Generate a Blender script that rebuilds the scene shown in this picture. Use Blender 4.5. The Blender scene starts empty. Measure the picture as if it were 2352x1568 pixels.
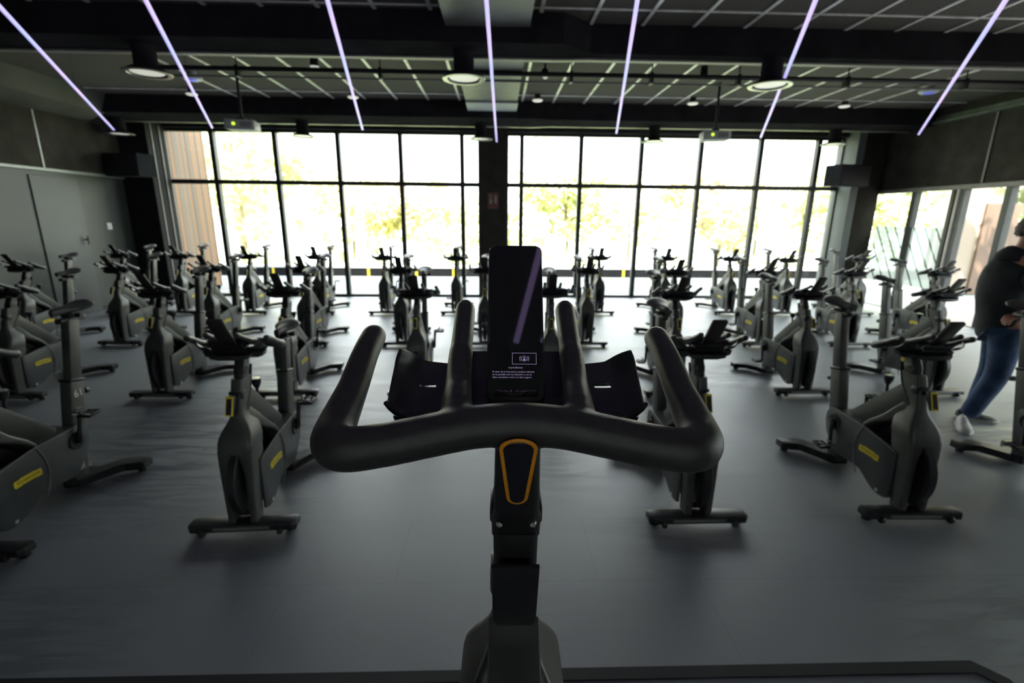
import bpy, bmesh, math, random
from mathutils import Vector, Matrix
R = math.radians
random.seed(7)
S = bpy.context.scene
C = S.collection

# ------------------------------------------------------------------ camera
F_PX, CAM_H = 1110.0, 1.73
PITCH, ROLL, YAW = R(14.4), 0.0095, R(1.8)
fw = Vector((math.sin(YAW)*math.cos(PITCH), math.cos(YAW)*math.cos(PITCH), -math.sin(PITCH)))
rt = fw.cross(Vector((0, 0, 1))).normalized()
up = rt.cross(fw)
r2 = rt*math.cos(ROLL) + up*math.sin(ROLL)
u2 = up*math.cos(ROLL) - rt*math.sin(ROLL)
cd = bpy.data.cameras.new('camera')
cam = bpy.data.objects.new('camera', cd); C.objects.link(cam)
M = Matrix((r2, u2, -fw)).transposed().to_4x4(); M.translation = (0, 0, CAM_H)
cam.matrix_world = M
cd.sensor_width = 36.0; cd.lens = 36.0*F_PX/2352.0
cd.clip_start = 0.05; cd.clip_end = 400
cd.dof.use_dof = True; cd.dof.focus_distance = 0.66; cd.dof.aperture_fstop = 5.0
S.camera = cam

# ------------------------------------------------------------------ light
S.view_settings.view_transform = 'Standard'
S.view_settings.look = 'None'
S.view_settings.gamma = 1.0
S.view_settings.exposure = 2.03
S.view_settings.use_curve_mapping = False
w = bpy.data.worlds.new('sky'); S.world = w; w.use_nodes = True
wn = w.node_tree; wn.nodes.clear()
wo = wn.nodes.new('ShaderNodeOutputWorld'); wb = wn.nodes.new('ShaderNodeBackground')
wb.inputs['Color'].default_value = (0.90, 0.97, 1.0, 1); wb.inputs['Strength'].default_value = 2.3
wn.links.new(wb.outputs[0], wo.inputs[0])
sd = bpy.data.lights.new('sun', 'SUN'); sd.energy = 4.0; sd.angle = R(1.5); sd.color = (1.0, 0.93, 0.8)
sun = bpy.data.objects.new('sun', sd); C.objects.link(sun)
sun.rotation_euler = (R(42), 0, R(-28))      # high sun from behind the building

# ------------------------------------------------------------------ materials
def mat(name, col, rough=0.5, metal=0.0, spec=0.5, noise=None, bump=None, coat=0.0):
    """principled; noise=(scale, amount) tonal variation, bump=(scale, strength)"""
    m = bpy.data.materials.new(name); m.use_nodes = True
    nt = m.node_tree; b = nt.nodes['Principled BSDF']
    b.inputs['Base Color'].default_value = (*col, 1)
    b.inputs['Roughness'].default_value = rough
    b.inputs['Metallic'].default_value = metal
    b.inputs['Specular IOR Level'].default_value = spec
    b.inputs['Coat Weight'].default_value = coat
    tc = nt.nodes.new('ShaderNodeTexCoord')
    if noise:
        n = nt.nodes.new('ShaderNodeTexNoise'); n.inputs['Scale'].default_value = noise[0]; n.inputs['Detail'].default_value = 5
        nt.links.new(tc.outputs['Object'], n.inputs['Vector'])
        r = nt.nodes.new('ShaderNodeValToRGB')
        a = noise[1]
        r.color_ramp.elements[0].position = 0.3; r.color_ramp.elements[1].position = 0.7
        r.color_ramp.elements[0].color = (*[c*(1-a) for c in col], 1)
        r.color_ramp.elements[1].color = (*[min(1, c*(1+a)) for c in col], 1)
        nt.links.new(n.outputs['Fac'], r.inputs[0]); nt.links.new(r.outputs[0], b.inputs['Base Color'])
    if bump:
        n2 = nt.nodes.new('ShaderNodeTexNoise'); n2.inputs['Scale'].default_value = bump[0]
        nt.links.new(tc.outputs['Object'], n2.inputs['Vector'])
        bp = nt.nodes.new('ShaderNodeBump'); bp.inputs['Strength'].default_value = bump[1]; bp.inputs['Distance'].default_value = 0.002
        nt.links.new(n2.outputs['Fac'], bp.inputs['Height']); nt.links.new(bp.outputs[0], b.inputs['Normal'])
    return m

def emis(name, col, strength, base=(0.02, 0.02, 0.02)):
    m = mat(name, base, 0.4); b = m.node_tree.nodes['Principled BSDF']
    b.inputs['Emission Color'].default_value = (*col, 1); b.inputs['Emission Strength'].default_value = strength
    return m

def glass_mat(name, tint=(0.96, 0.98, 0.97), ior=1.35, rough=0.0):
    m = bpy.data.materials.new(name); m.use_nodes = True
    nt = m.node_tree; nt.nodes.clear()
    o = nt.nodes.new('ShaderNodeOutputMaterial'); t = nt.nodes.new('ShaderNodeBsdfTransparent'); g = nt.nodes.new('ShaderNodeBsdfGlossy')
    t.inputs[0].default_value = (*tint, 1); g.inputs['Roughness'].default_value = rough
    mx = nt.nodes.new('ShaderNodeMixShader'); lw = nt.nodes.new('ShaderNodeFresnel'); lw.inputs[0].default_value = ior
    nt.links.new(lw.outputs[0], mx.inputs[0]); nt.links.new(t.outputs[0], mx.inputs[1]); nt.links.new(g.outputs[0], mx.inputs[2])
    nt.links.new(mx.outputs[0], o.inputs[0])
    return m

class NT:
    """small node helper"""
    def __init__(s, m): s.t = m.node_tree; s.b = s.t.nodes['Principled BSDF']
    def n(s, ty, **kw):
        x = s.t.nodes.new(ty)
        for k, v in kw.items(): setattr(x, k, v)
        return x
    def l(s, a, b): s.t.links.new(a, b)
    def math(s, op, a, b=None, c=None):
        x = s.n('ShaderNodeMath', operation=op)
        for i, v in enumerate((a, b, c)):
            if v is None: continue
            if isinstance(v, (int, float)): x.inputs[i].default_value = v
            else: s.l(v, x.inputs[i])
        return x.outputs[0]
    def mix(s, f, a, b):
        x = s.n('ShaderNodeMix', data_type='RGBA')
        for i, v in ((0, f), (6, a), (7, b)):
            if isinstance(v, (int, float)): x.inputs[i].default_value = v
            elif isinstance(v, tuple): x.inputs[i].default_value = (*v, 1)
            else: s.l(v, x.inputs[i])
        return x.outputs[2]
    def xyz(s):
        tc = s.n('ShaderNodeTexCoord'); sp = s.n('ShaderNodeSeparateXYZ'); s.l(tc.outputs['Object'], sp.inputs[0])
        return tc.outputs['Object'], sp.outputs

MT = {}
MT['frame'] = mat('anthracite_paint', (0.070, 0.072, 0.063), 0.42, 0.25, 0.5, noise=(9, .12), bump=(900, .15))
MT['frame2'] = mat('anthracite_cover', (0.050, 0.055, 0.056), 0.40, 0.15, 0.5, noise=(9, .1))
MT['black'] = mat('black_plastic', (0.018, 0.018, 0.019), 0.38, 0, 0.5, noise=(30, .2))
MT['grip'] = mat('black_soft_grip', (0.028, 0.027, 0.025), 0.38, 0, 0.45, noise=(60, .15), bump=(1400, .25))
MT['satin'] = mat('black_satin_metal', (0.042, 0.042, 0.041), 0.34, 0.5, 0.5, noise=(30, .15))
MT['steel'] = mat('brushed_steel', (0.62, 0.62, 0.60), 0.25, 1.0, 0.5, noise=(40, .1))
MT['yellow'] = mat('yellow_badge', (0.80, 0.62, 0.02), 0.45, 0, 0.5, noise=(40, .05))
MT['orange'] = mat('orange_ring', (0.78, 0.30, 0.012), 0.45, 0, 0.5, noise=(40, .05))
MT['inset'] = mat('dark_blue_black_inset', (0.012, 0.013, 0.018), 0.4, 0, 0.5, noise=(50, .1))
MT['seat'] = mat('seat_vinyl', (0.05, 0.05, 0.048), 0.42, 0, 0.5, noise=(30, .15))
MT['ink'] = mat('dark_ink', (0.05, 0.045, 0.01), 0.6, noise=(30, .1))
MT['white'] = mat('white_print', (0.75, 0.76, 0.74), 0.5, noise=(30, .05))
MT['screen'] = mat('screen_glass', (0.006, 0.006, 0.008), 0.03, 0, 0.6, noise=(5, .1), coat=0.5)
MT['lcd'] = emis('lit_screen_print', (0.50, 0.42, 0.72), 0.11)
MT['dark'] = mat('dark_metal', (0.022, 0.022, 0.022), 0.5, 0.3, noise=(8, .15))
MT['mull'] = mat('window_aluminium', (0.030, 0.033, 0.030), 0.45, 0.3, noise=(8, .15))
MT['column'] = mat('dark_column_paint', (0.040, 0.037, 0.032), 0.7, 0, .2, noise=(4, .15), bump=(60, .1))
MT['beam'] = mat('black_beam_paint', (0.026, 0.025, 0.027), 0.85, 0, 0.08, noise=(4, .2), bump=(60, .1))
MT['flange'] = mat('grey_flange', (0.22, 0.21, 0.18), 0.5, noise=(10, .15))
MT['duct'] = mat('grey_duct', (0.17, 0.175, 0.155), 0.5, 0.2, noise=(6, .12))
MT['paleduct'] = mat('grey_wall_paint', (0.40, 0.43, 0.42), 0.6, noise=(3, .06))
MT['glass'] = glass_mat('window_glass')
MT['pglass'] = glass_mat('partition_glass', ior=1.06)
MT['glow_disc'] = emis('lamp_and_speaker_glow', (1.0, .98, .88), .11, (0.75, 0.75, 0.68))
MT['lampring'] = mat('lamp_ring', (0.30, 0.31, 0.29), 0.3, 0.6, noise=(8, .05))
MT['projector'] = mat('projector_shell', (0.42, 0.43, 0.42), 0.5, noise=(20, .06))

for k_ in ('beam', 'felt', 'column'):
    if k_ in MT: MT[k_].node_tree.nodes['Principled BSDF'].inputs['IOR'].default_value = 1.02
for m_ in (): pass
MT['pale_wall'] = mat('pale_grey_wall', (0.125, 0.138, 0.132), .7, noise=(3, .04))
# ------------------------------------------------------------------ mesh helpers
def finish(bm, name, m, parent=None, smooth=True, loc=None):
    bmesh.ops.recalc_face_normals(bm, faces=bm.faces)
    me = bpy.data.meshes.new(name); bm.to_mesh(me); bm.free()
    return link(me, name, m, parent, smooth, loc)

def link(me, name, m, parent=None, smooth=True, loc=None):
    ms = m if isinstance(m, (list, tuple)) else [m]
    me.materials.clear()
    for x in ms: me.materials.append(x)
    if smooth:
        me.polygons.foreach_set('use_smooth', [True]*len(me.polygons))
        try: me.set_sharp_from_angle(angle=R(35))
        except Exception: pass
    o = bpy.data.objects.new(name, me); C.objects.link(o)
    if parent is not None: o.parent = parent
    if loc is not None: o.location = loc
    return o

def box(bm, x0, x1, y0, y1, z0, z1, bev=0.0, seg=2, mtx=None, mi=0):
    vs = [bm.verts.new((x, y, z)) for x in (x0, x1) for y in (y0, y1) for z in (z0, z1)]
    fs = [bm.faces.new([vs[i] for i in q]) for q in ((0, 1, 3, 2), (4, 6, 7, 5), (0, 4, 5, 1), (2, 3, 7, 6), (0, 2, 6, 4), (1, 5, 7, 3))]
    for f in fs: f.material_index = mi
    if bev > 0:
        es = list({e for f in fs for e in f.edges})
        r = bmesh.ops.bevel(bm, geom=es, offset=bev, segments=seg, affect='EDGES', profile=0.5)
        for f in r['faces']: f.material_index = mi
        vs = list({v for f in r['faces'] for v in f.verts} | {v for v in vs if v.is_valid})
    if mtx is not None:
        bmesh.ops.transform(bm, matrix=mtx, verts=[v for v in vs if v.is_valid])
    return vs

def prism(bm, poly, a0, a1, axis='x', bev=0.0, seg=2, mi=0):
    """poly of 2-D points extruded along an axis; x: (y,z) y: (x,z) z: (x,y)"""
    def P(p, a):
        return (a, p[0], p[1]) if axis == 'x' else (p[0], a, p[1]) if axis == 'y' else (p[0], p[1], a)
    A = [bm.verts.new(P(p, a0)) for p in poly]; B = [bm.verts.new(P(p, a1)) for p in poly]
    fs = [bm.faces.new(A), bm.faces.new(B[::-1])]
    caps = set(fs)
    n = len(poly)
    for i in range(n): fs.append(bm.faces.new([A[i], B[i], B[(i+1) % n], A[(i+1) % n]]))
    for f in fs: f.material_index = mi
    if bev > 0:
        es = list({e for f in caps for e in f.edges})
        r = bmesh.ops.bevel(bm, geom=es, offset=bev, segments=seg, affect='EDGES', profile=0.5)
        for f in r['faces']: f.material_index = mi

def cyl(bm, p0, p1, r0, r1=None, n=20, mi=0, cap=True):
    r1 = r0 if r1 is None else r1
    tube(bm, [p0, p1], [r0, r1], n, mi, cap)

def frames(pts):
    T = []
    for i in range(len(pts)):
        a = pts[max(0, i-1)]; b = pts[min(len(pts)-1, i+1)]
        T.append((b-a).normalized())
    ref = Vector((0, 0, 1)) if abs(T[0].z) < 0.9 else Vector((1, 0, 0))
    N = [(ref - T[0]*ref.dot(T[0])).normalized()]
    for i in range(1, len(T)):
        v = N[-1] - T[i]*N[-1].dot(T[i]); N.append(v.normalized())
    return T, N

def tube(bm, pts, rad, n=16, mi=0, cap=True, round_end=(False, False), sx=1.0):
    pts = [Vector(p) for p in pts]
    if isinstance(rad, (int, float)): rad = [rad]*len(pts)
    rad = list(rad)
    T, N = frames(pts)
    rings = []
    def ring(c, t, nn, r):
        b = t.cross(nn)
        return [bm.verts.new(c + nn*(math.cos(2*math.pi*k/n)*r) + b*(math.sin(2*math.pi*k/n)*r*sx)) for k in range(n)]
    if round_end[0]:
        for a in (80, 60, 40, 20): rings.append(ring(pts[0]-T[0]*rad[0]*math.sin(R(a)), T[0], N[0], rad[0]*math.cos(R(a))))
    for i, p in enumerate(pts): rings.append(ring(p, T[i], N[i], rad[i]))
    if round_end[1]:
        for a in (20, 40, 60, 80): rings.append(ring(pts[-1]+T[-1]*rad[-1]*math.sin(R(a)), T[-1], N[-1], rad[-1]*math.cos(R(a))))
    for a, b in zip(rings[:-1], rings[1:]):
        for k in range(n):
            f = bm.faces.new([a[k], a[(k+1) % n], b[(k+1) % n], b[k]]); f.material_index = mi
    if cap:
        for q in (rings[0][::-1], rings[-1]):
            f = bm.faces.new(q); f.material_index = mi

def spline(pts, n=8):
    """Catmull-Rom through pts"""
    P = [Vector(p) for p in pts]; P = [P[0]*2-P[1]] + P + [P[-1]*2-P[-2]]
    out = []
    for i in range(1, len(P)-2):
        for k in range(n):
            t = k/n
            out.append(0.5*((2*P[i]) + (P[i+1]-P[i-1])*t + (2*P[i-1]-5*P[i]+4*P[i+1]-P[i+2])*t*t + (3*P[i]-P[i-1]-3*P[i+1]+P[i+2])*t**3))
    out.append(P[-2]); return out

def rrect(cx, cy, hx, hy, r, n=5):
    """rounded rectangle outline"""
    r = min(r, hx*.999, hy*.999); out = []
    for sx, sy, a0 in ((1, 1, 0), (-1, 1, 90), (-1, -1, 180), (1, -1, 270)):
        for k in range(n+1):
            a = R(a0+90*k/n); out.append((cx+sx*(hx-r)+r*math.cos(a), cy+sy*(hy-r)+r*math.sin(a)))
    return out

def loft(bm, secs, mi=0, n=5):
    """secs: list of (hx, y0, y1, z, r[, zskew]) rounded-rect rings stacked in z"""
    rings = []
    for s in secs:
        hx, y0, y1, z, r = s[:5]; sk = s[5] if len(s) > 5 else 0.0
        cy = (y0+y1)/2; hy = (y1-y0)/2
        rings.append([bm.verts.new((x, y, z + sk*(y-cy))) for x, y in rrect(0, cy, hx, hy, r, n)])
    m = len(rings[0])
    for a, b in zip(rings[:-1], rings[1:]):
        for k in range(m):
            f = bm.faces.new([a[k], a[(k+1) % m], b[(k+1) % m], b[k]]); f.material_index = mi
    bm.faces.new(rings[0][::-1]).material_index = mi; bm.faces.new(rings[-1]).material_index = mi

def lathe(bm, prof, c=(0, 0, 0), n=32, axis='z', mi=0):
    rings = []
    for r, h in prof:
        ring = []
        for k in range(n):
            a = 2*math.pi*k/n; x, y = r*math.cos(a), r*math.sin(a)
            v = (x, y, h) if axis == 'z' else (h, x, y) if axis == 'x' else (x, h, y)
            ring.append(bm.verts.new((v[0]+c[0], v[1]+c[1], v[2]+c[2])))
        rings.append(ring)
    for a, b in zip(rings[:-1], rings[1:]):
        for k in range(n):
            f = bm.faces.new([a[k], a[(k+1) % n], b[(k+1) % n], b[k]]); f.material_index = mi
    for q, (r_, h_) in ((rings[0], prof[0]), (rings[-1], prof[-1])):
        if r_ > .03: continue
        try: bm.faces.new(q).material_index = mi
        except Exception: pass

def bake(o, mods):
    """apply modifiers without operators; returns evaluated mesh"""
    for ty, kw in mods:
        md = o.modifiers.new(ty, ty)
        for k, v in kw.items(): setattr(md, k, v)
    bpy.context.view_layer.update()
    dg = bpy.context.evaluated_depsgraph_get()
    me = bpy.data.meshes.new_from_object(o.evaluated_get(dg))
    return me

def text_mesh(s, size, align='CENTER', extrude=0.0, spacing=1.0):
    cu = bpy.data.curves.new('t', 'FONT'); cu.body = s; cu.size = size; cu.align_x = align; cu.align_y = 'CENTER'
    cu.extrude = extrude; cu.space_character = spacing; cu.resolution_u = 2
    o = bpy.data.objects.new('t', cu); C.objects.link(o)
    bpy.context.view_layer.update()
    me = bpy.data.meshes.new_from_object(o.evaluated_get(bpy.context.evaluated_depsgraph_get()))
    bpy.data.objects.remove(o); bpy.data.curves.remove(cu)
    return me

def text_obj(name, s, size, m, parent, mtx, align='CENTER', extrude=0.0, spacing=1.0, pre=None):
    me = text_mesh(s, size, align, extrude, spacing); me.transform(mtx)
    return link(me, name, m, parent, smooth=False)

def tag(o, label, cat, group=None, kind=None):
    o['label'] = label; o['category'] = cat
    if group: o['group'] = group
    if kind: o['kind'] = kind
    return o

def thing(name, label, cat, loc=(0, 0, 0), rz=0.0, group=None):
    o = bpy.data.objects.new(name, None); C.objects.link(o); o.empty_display_size = 0.1
    o.location = loc; o.rotation_euler = (0, 0, rz)
    return tag(o, label, cat, group)

def struct(o):
    o['kind'] = 'structure'; return o

def copy_tree(o, parent=None):
    c = o.copy(); C.objects.link(c)
    if parent is not None: c.parent = parent
    for ch in list(o.children): copy_tree(ch, c)
    return c

exec_order = None
# ================================================================== THE ROOM
YW = 10.75; XL = -7.3; XR = 8.0; ZC = 3.70; YB = -4.0
# floor material: dark rubber planks, smeared sheen
m = mat('rubber_floor', (0.06, 0.066, 0.07), 0.36, 0, 1.0)
q = NT(m); P, xyz = q.xyz()
n1 = q.n('ShaderNodeTexNoise'); n1.inputs['Scale'].default_value = 1.1; n1.inputs['Detail'].default_value = 6; n1.inputs['Roughness'].default_value = .62; q.l(P, n1.inputs['Vector'])
mp = q.n('ShaderNodeMapping'); mp.inputs['Rotation'].default_value = (0, 0, R(38)); mp.inputs['Scale'].default_value = (1.0, 6.0, 1.0); q.l(P, mp.inputs['Vector'])
n2 = q.n('ShaderNodeTexNoise'); n2.inputs['Scale'].default_value = 1.3; n2.inputs['Detail'].default_value = 4; q.l(mp.outputs[0], n2.inputs['Vector'])
bk = q.n('ShaderNodeTexBrick'); bk.inputs['Scale'].default_value = 1.0; bk.inputs['Mortar Size'].default_value = 0.0025; bk.inputs['Brick Width'].default_value = 1.0; bk.inputs['Row Height'].default_value = 0.5
bk.inputs['Color1'].default_value = (1, 1, 1, 1); bk.inputs['Color2'].default_value = (.95, .955, .96, 1); bk.inputs['Mortar'].default_value = (.72, .72, .72, 1); q.l(P, bk.inputs['Vector'])
c1 = q.mix(q.math('MULTIPLY', n1.outputs['Fac'], 1.0), (0.135, 0.155, 0.166), (0.180, 0.202, 0.214))
mul = q.n('ShaderNodeMix', data_type='RGBA', blend_type='MULTIPLY'); mul.inputs[0].default_value = 1.0
q.l(c1, mul.inputs[6]); q.l(bk.outputs['Color'], mul.inputs[7]); q.l(mul.outputs[2], q.b.inputs['Base Color'])
# damp smeared patch on the rubber between the left bikes
vd = q.n('ShaderNodeVectorMath', operation='DISTANCE'); q.l(P, vd.inputs[0]); vd.inputs[1].default_value = (-2.35, 3.65, 0)
n4 = q.n('ShaderNodeTexNoise'); n4.inputs['Scale'].default_value = .45; n4.inputs['Detail'].default_value = 2; q.l(P, n4.inputs['Vector'])
msk = q.math('MINIMUM', q.math('ADD', q.math('MULTIPLY', q.math('MAXIMUM', q.math('SUBTRACT', n4.outputs['Fac'], .52), 0.0), 4.0), q.math('MAXIMUM', q.math('SUBTRACT', 1.0, q.math('DIVIDE', vd.outputs['Value'], 1.5)), 0.0)), 1.0)
smr = q.math('MULTIPLY', q.math('MULTIPLY', q.math('SUBTRACT', n2.outputs['Fac'], .5), .75), msk)
rr = q.math('ADD', q.math('ADD', q.math('MULTIPLY', n2.outputs['Fac'], 0.14), 0.37), smr)
n5 = q.n('ShaderNodeTexNoise'); n5.inputs['Scale'].default_value = 2.2; n5.inputs['Detail'].default_value = 6; n5.inputs['Distortion'].default_value = 1.2; q.l(mp.outputs[0], n5.inputs['Vector'])
dm = q.n('ShaderNodeMix', data_type='RGBA', blend_type='MULTIPLY'); q.l(q.math('MULTIPLY', msk, q.math('MINIMUM', q.math('MAXIMUM', q.math('MULTIPLY', q.math('SUBTRACT', n5.outputs['Fac'], .42), 6.0), 0.0), 1.0)), dm.inputs[0])
q.l(mul.outputs[2], dm.inputs[6]); dm.inputs[7].default_value = (.30, .32, .34, 1); q.l(dm.outputs[2], q.b.inputs['Base Color'])
q.l(q.math('SUBTRACT', 1.0, q.math('MULTIPLY', dm.inputs[0].links[0].from_socket, .55)), q.b.inputs['Specular IOR Level'])
q.l(q.math('ADD', rr, q.math('MULTIPLY', n1.outputs['Fac'], 0.10)), q.b.inputs['Roughness'])
bp = q.n('ShaderNodeBump'); bp.inputs['Strength'].default_value = .12; bp.inputs['Distance'].default_value = .004
n3 = q.n('ShaderNodeTexNoise'); n3.inputs['Scale'].default_value = 180; q.l(P, n3.inputs['Vector']); q.l(n3.outputs['Fac'], bp.inputs['Height']); q.l(bp.outputs[0], q.b.inputs['Normal'])
q.b.inputs['IOR'].default_value = 2.05
MT['floor'] = m
# ceiling material: dark felt panels divided by pale bars
m = mat('felt_ceiling', (0.03, 0.028, 0.026), 0.9, 0, 0.2); q = NT(m); P, xyz = q.xyz()
def stripe(q, s, period, width, off=0.0):
    f = q.math('FRACT', q.math('DIVIDE', q.math('ADD', s, off), period))
    return q.math('LESS_THAN', f, width/period)
nn = q.n('ShaderNodeTexNoise'); nn.inputs['Scale'].default_value = 30; q.l(P, nn.inputs['Vector'])
base = q.mix(nn.outputs['Fac'], (0.085, 0.078, 0.066), (0.13, 0.12, 0.104))
q.l(base, q.b.inputs['Base Color']); MT['felt'] = m
# felt wall panels
MT['wallfelt'] = mat('dark_felt_wall', (0.060, 0.056, 0.046), 0.95, 0, 0.03, noise=(3, .25), bump=(200, .2))
MT['wallpaint'] = mat('grey_painted_wall', (0.055, 0.062, 0.058), 0.45, 0, 0.45, noise=(1.2, .10))
MT['rail'] = mat('grey_wall_rail', (0.30, 0.32, 0.30), 0.4, 0.3, noise=(8, .1))
MT['bar'] = mat('bar_painted_sheen', (0.90, 0.86, 0.74), 0.45, 0.2, noise=(6, .3))  # window light caught by the metal bars is put into this pale colour

bm = bmesh.new(); box(bm, XL-.3, XR, YB-.3, YW+.12, -.3, 0); o = struct(finish(bm, 'floor', MT['floor'], smooth=False))
bm = bmesh.new(); box(bm, XL-.3, XR+.3, YB-.3, YW+.5, ZC, ZC+.3)
o = struct(finish(bm, 'ceiling', MT['felt'], smooth=False))
bm = bmesh.new()
k = 0
for i in range(-9, 12):
    x = 0.43 + i*0.545
    if -5.4 < x < 7.3 and not (-0.62 < x < 0.42): box(bm, x-.019, x+.019, YB, YW-.7, ZC-.012, ZC+.01)
for y in (-1.6, 1.9, 5.32, 8.78): box(bm, XL, XR, y-.014, y+.014, ZC-.010, ZC+.01)
b = struct(finish(bm, 'ceiling_grid', MT['bar'], o, smooth=False)); del b['kind']
# back and side walls
bm = bmesh.new()
for b_ in ((XL-.3, XR+.3, -.3, 2.0), (XL-.3, XR+.3, 2.5, ZC), (XL-.3, -1.9, 2.0, 2.5), (2.1, XR+.3, 2.0, 2.5)): box(bm, b_[0], b_[1], YB-.3, YB, b_[2], b_[3])
struct(finish(bm, 'wall_back', MT['wallfelt'], smooth=False))
bm = bmesh.new()
for i in range(4): box(bm, -1.9+i*1.313, -1.84+i*1.313, YB-.2, YB-.1, 2.0, 2.5, .004)
box(bm, -1.9, 2.1, YB-.2, YB-.1, 2.0, 2.05); box(bm, -1.9, 2.1, YB-.2, YB-.1, 2.45, 2.5)
wbk = struct(finish(bm, 'window_20', MT['mull'], smooth=False))  # window added unseen behind the camera to let in fill light
bm = bmesh.new(); vs = [bm.verts.new(p) for p in ((-1.9, YB-.15, 2.02), (2.1, YB-.15, 2.02), (2.1, YB-.15, 2.48), (-1.9, YB-.15, 2.48))]; bm.faces.new(vs)
finish(bm, 'pane', MT['glass'], wbk, smooth=False)
bm = bmesh.new(); box(bm, XL-.3, XL, YB-.3, YW+.4, -.3, ZC)
wl = struct(finish(bm, 'wall_left', MT['wallpaint'], smooth=False))
bm = bmesh.new()
for y0, y1 in ((-4.0, -1.6), (-1.6, .9), (.9, 3.4), (3.4, 5.9), (5.9, 8.4), (8.42, YW)):
    box(bm, XL, XL+.035, y0+.008, y1-.008, 2.43, 3.30, .003)
finish(bm, 'felt_panel', MT['wallfelt'], wl, smooth=False)
bm = bmesh.new()
box(bm, XL, XL+.05, YB, YW, 2.385, 2.43, .004); box(bm, XL+.03, XL+.042, 8.395, 8.425, 2.43, 3.3)
finish(bm, 'wall_rail', MT['rail'], wl, smooth=False)
bm = bmesh.new(); prism(bm, [(XL, 3.30), (XL+.25, 3.30), (XL+.50, 3.42), (XL+.62, 3.70), (XL, 3.70)], YB, 9.3, 'y', .01)
struct(finish(bm, 'trim_1', mat('grey_soffit_paint', (0.10, 0.10, 0.088), .8, 0, .1, noise=(2, .15))))
bm = bmesh.new(); box(bm, XL, XL+.014, YB, YW, 0, .08, .003); struct(finish(bm, 'baseboard_left', MT['dark'], smooth=False))
# flush door in the left wall
bm = bmesh.new(); box(bm, XL, XL+.018, 8.13, 9.02, .01, 2.31, .003)
d = struct(finish(bm, 'door_1', mat('grey_flush_door', (0.058, 0.065, 0.061), .45, noise=(1.5, .08)), smooth=False))
bm = bmesh.new(); cyl(bm, (XL+.018, 8.94, 1.28), (XL+.07, 8.94, 1.28), .012); cyl(bm, (XL+.065, 8.94, 1.34), (XL+.065, 8.94, 1.20), .010)
finish(bm, 'door_handle', MT['dark'], d)
bm = bmesh.new(); box(bm, XL, XL+.012, 9.50, 9.62, 1.44, 1.56, .003)
ls = tag(finish(bm, 'light_switch', MT['white']), 'small white light switch on the grey left wall near the corner', 'switch')
bm = bmesh.new(); box(bm, XL+.012, XL+.018, 9.53, 9.59, 1.46, 1.54, .002); finish(bm, 'rocker', MT['white'], ls)

# ---- window wall
ZT = 3.42; ZM = 2.39
PX = [-5.82, -4.56, -3.285, -2.01, -0.74]; QX = [0.505, 1.745, 3.02, 4.285, 5.56, 6.80]
def window(n, xs, x0, x1):
    bm = bmesh.new()
    box(bm, x0, x1, YW-.03, YW+.07, 0, .055, .003); box(bm, x0, x1, YW-.03, YW+.07, ZT-.06, ZT, .003)
    box(bm, x0, x0+.05, YW-.03, YW+.07, .05, ZT-.05, .003); box(bm, x1-.05, x1, YW-.03, YW+.07, .05, ZT-.05, .003)
    fr = struct(finish(bm, 'window_%d' % n, MT['mull'], smooth=False))
    for x in xs:
        bm = bmesh.new(); box(bm, x-.045, x+.045, YW-.055, YW+.07, .05, ZT-.05, .004)
        finish(bm, 'mullion', MT['mull'], fr, smooth=False)
    if n == 1:
        bm = bmesh.new(); box(bm, -7.025, -7.005, YW-.01, YW+.0, .06, ZT-.06); finish(bm, 'sky_gap_strip', MT['white'], fr, smooth=False)  # white strip stands in for bright sky showing through a gap
    bm = bmesh.new(); box(bm, x0+.04, x1-.04, YW-.045, YW+.065, ZM-.043, ZM+.043, .004); finish(bm, 'transom', MT['mull'], fr, smooth=False)
    e = [x0+.05] + list(xs) + [x1-.05]
    for a, b in zip(e[:-1], e[1:]):
        for z0, z1 in ((.055, ZM), (ZM, ZT-.06)):
            bm = bmesh.new(); vs = [bm.verts.new(p) for p in ((a, YW+.02, z0), (b, YW+.02, z0), (b, YW+.02, z1), (a, YW+.02, z1))]; bm.faces.new(vs)
            finish(bm, 'pane', MT['glass'], fr, smooth=False)
    return fr
window(1, [-7.08]+PX, XL, -0.36)
window(2, QX, 0.18, 7.36)
bm = bmesh.new(); box(bm, XL, XR+.2, YW-.12, YW+.4, ZT, ZC, .004); struct(finish(bm, 'wall_front', MT['dark'], smooth=False))
bm = bmesh.new(); box(bm, -.36, .18, YW-.28, YW+.3, 0, ZC, .01); struct(finish(bm, 'column', MT['column'], smooth=False))
bm = bmesh.new(); box(bm, XL, -6.72, 10.12, YW-.06, 0, ZC, .01)
lc = struct(finish(bm, 'column', mat('black_column_paint', (.016, .016, .016), .8, 0, .1, noise=(4, .15)), smooth=False))
bm = bmesh.new(); box(bm, -6.722, -6.712, 10.27, 10.29, 0, ZT); box(bm, -6.722, -6.706, 10.50, 10.52, 0, ZT); finish(bm, 'edge_profile', MT['flange'], lc, smooth=False)
bm = bmesh.new(); box(bm, 7.50, 7.95, 10.30, YW-.06, 0, ZC, .01); struct(finish(bm, 'column', MT['column'], smooth=False))
bm = bmesh.new(); box(bm, 7.34, 8.2, YW-.05, YW+.2, 0, ZC, .004); box(bm, 7.34, 7.498, 10.31, YW-.05, 0, ZC, .004); struct(finish(bm, 'wall_right_return', MT['pale_wall'], smooth=False))
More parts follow.
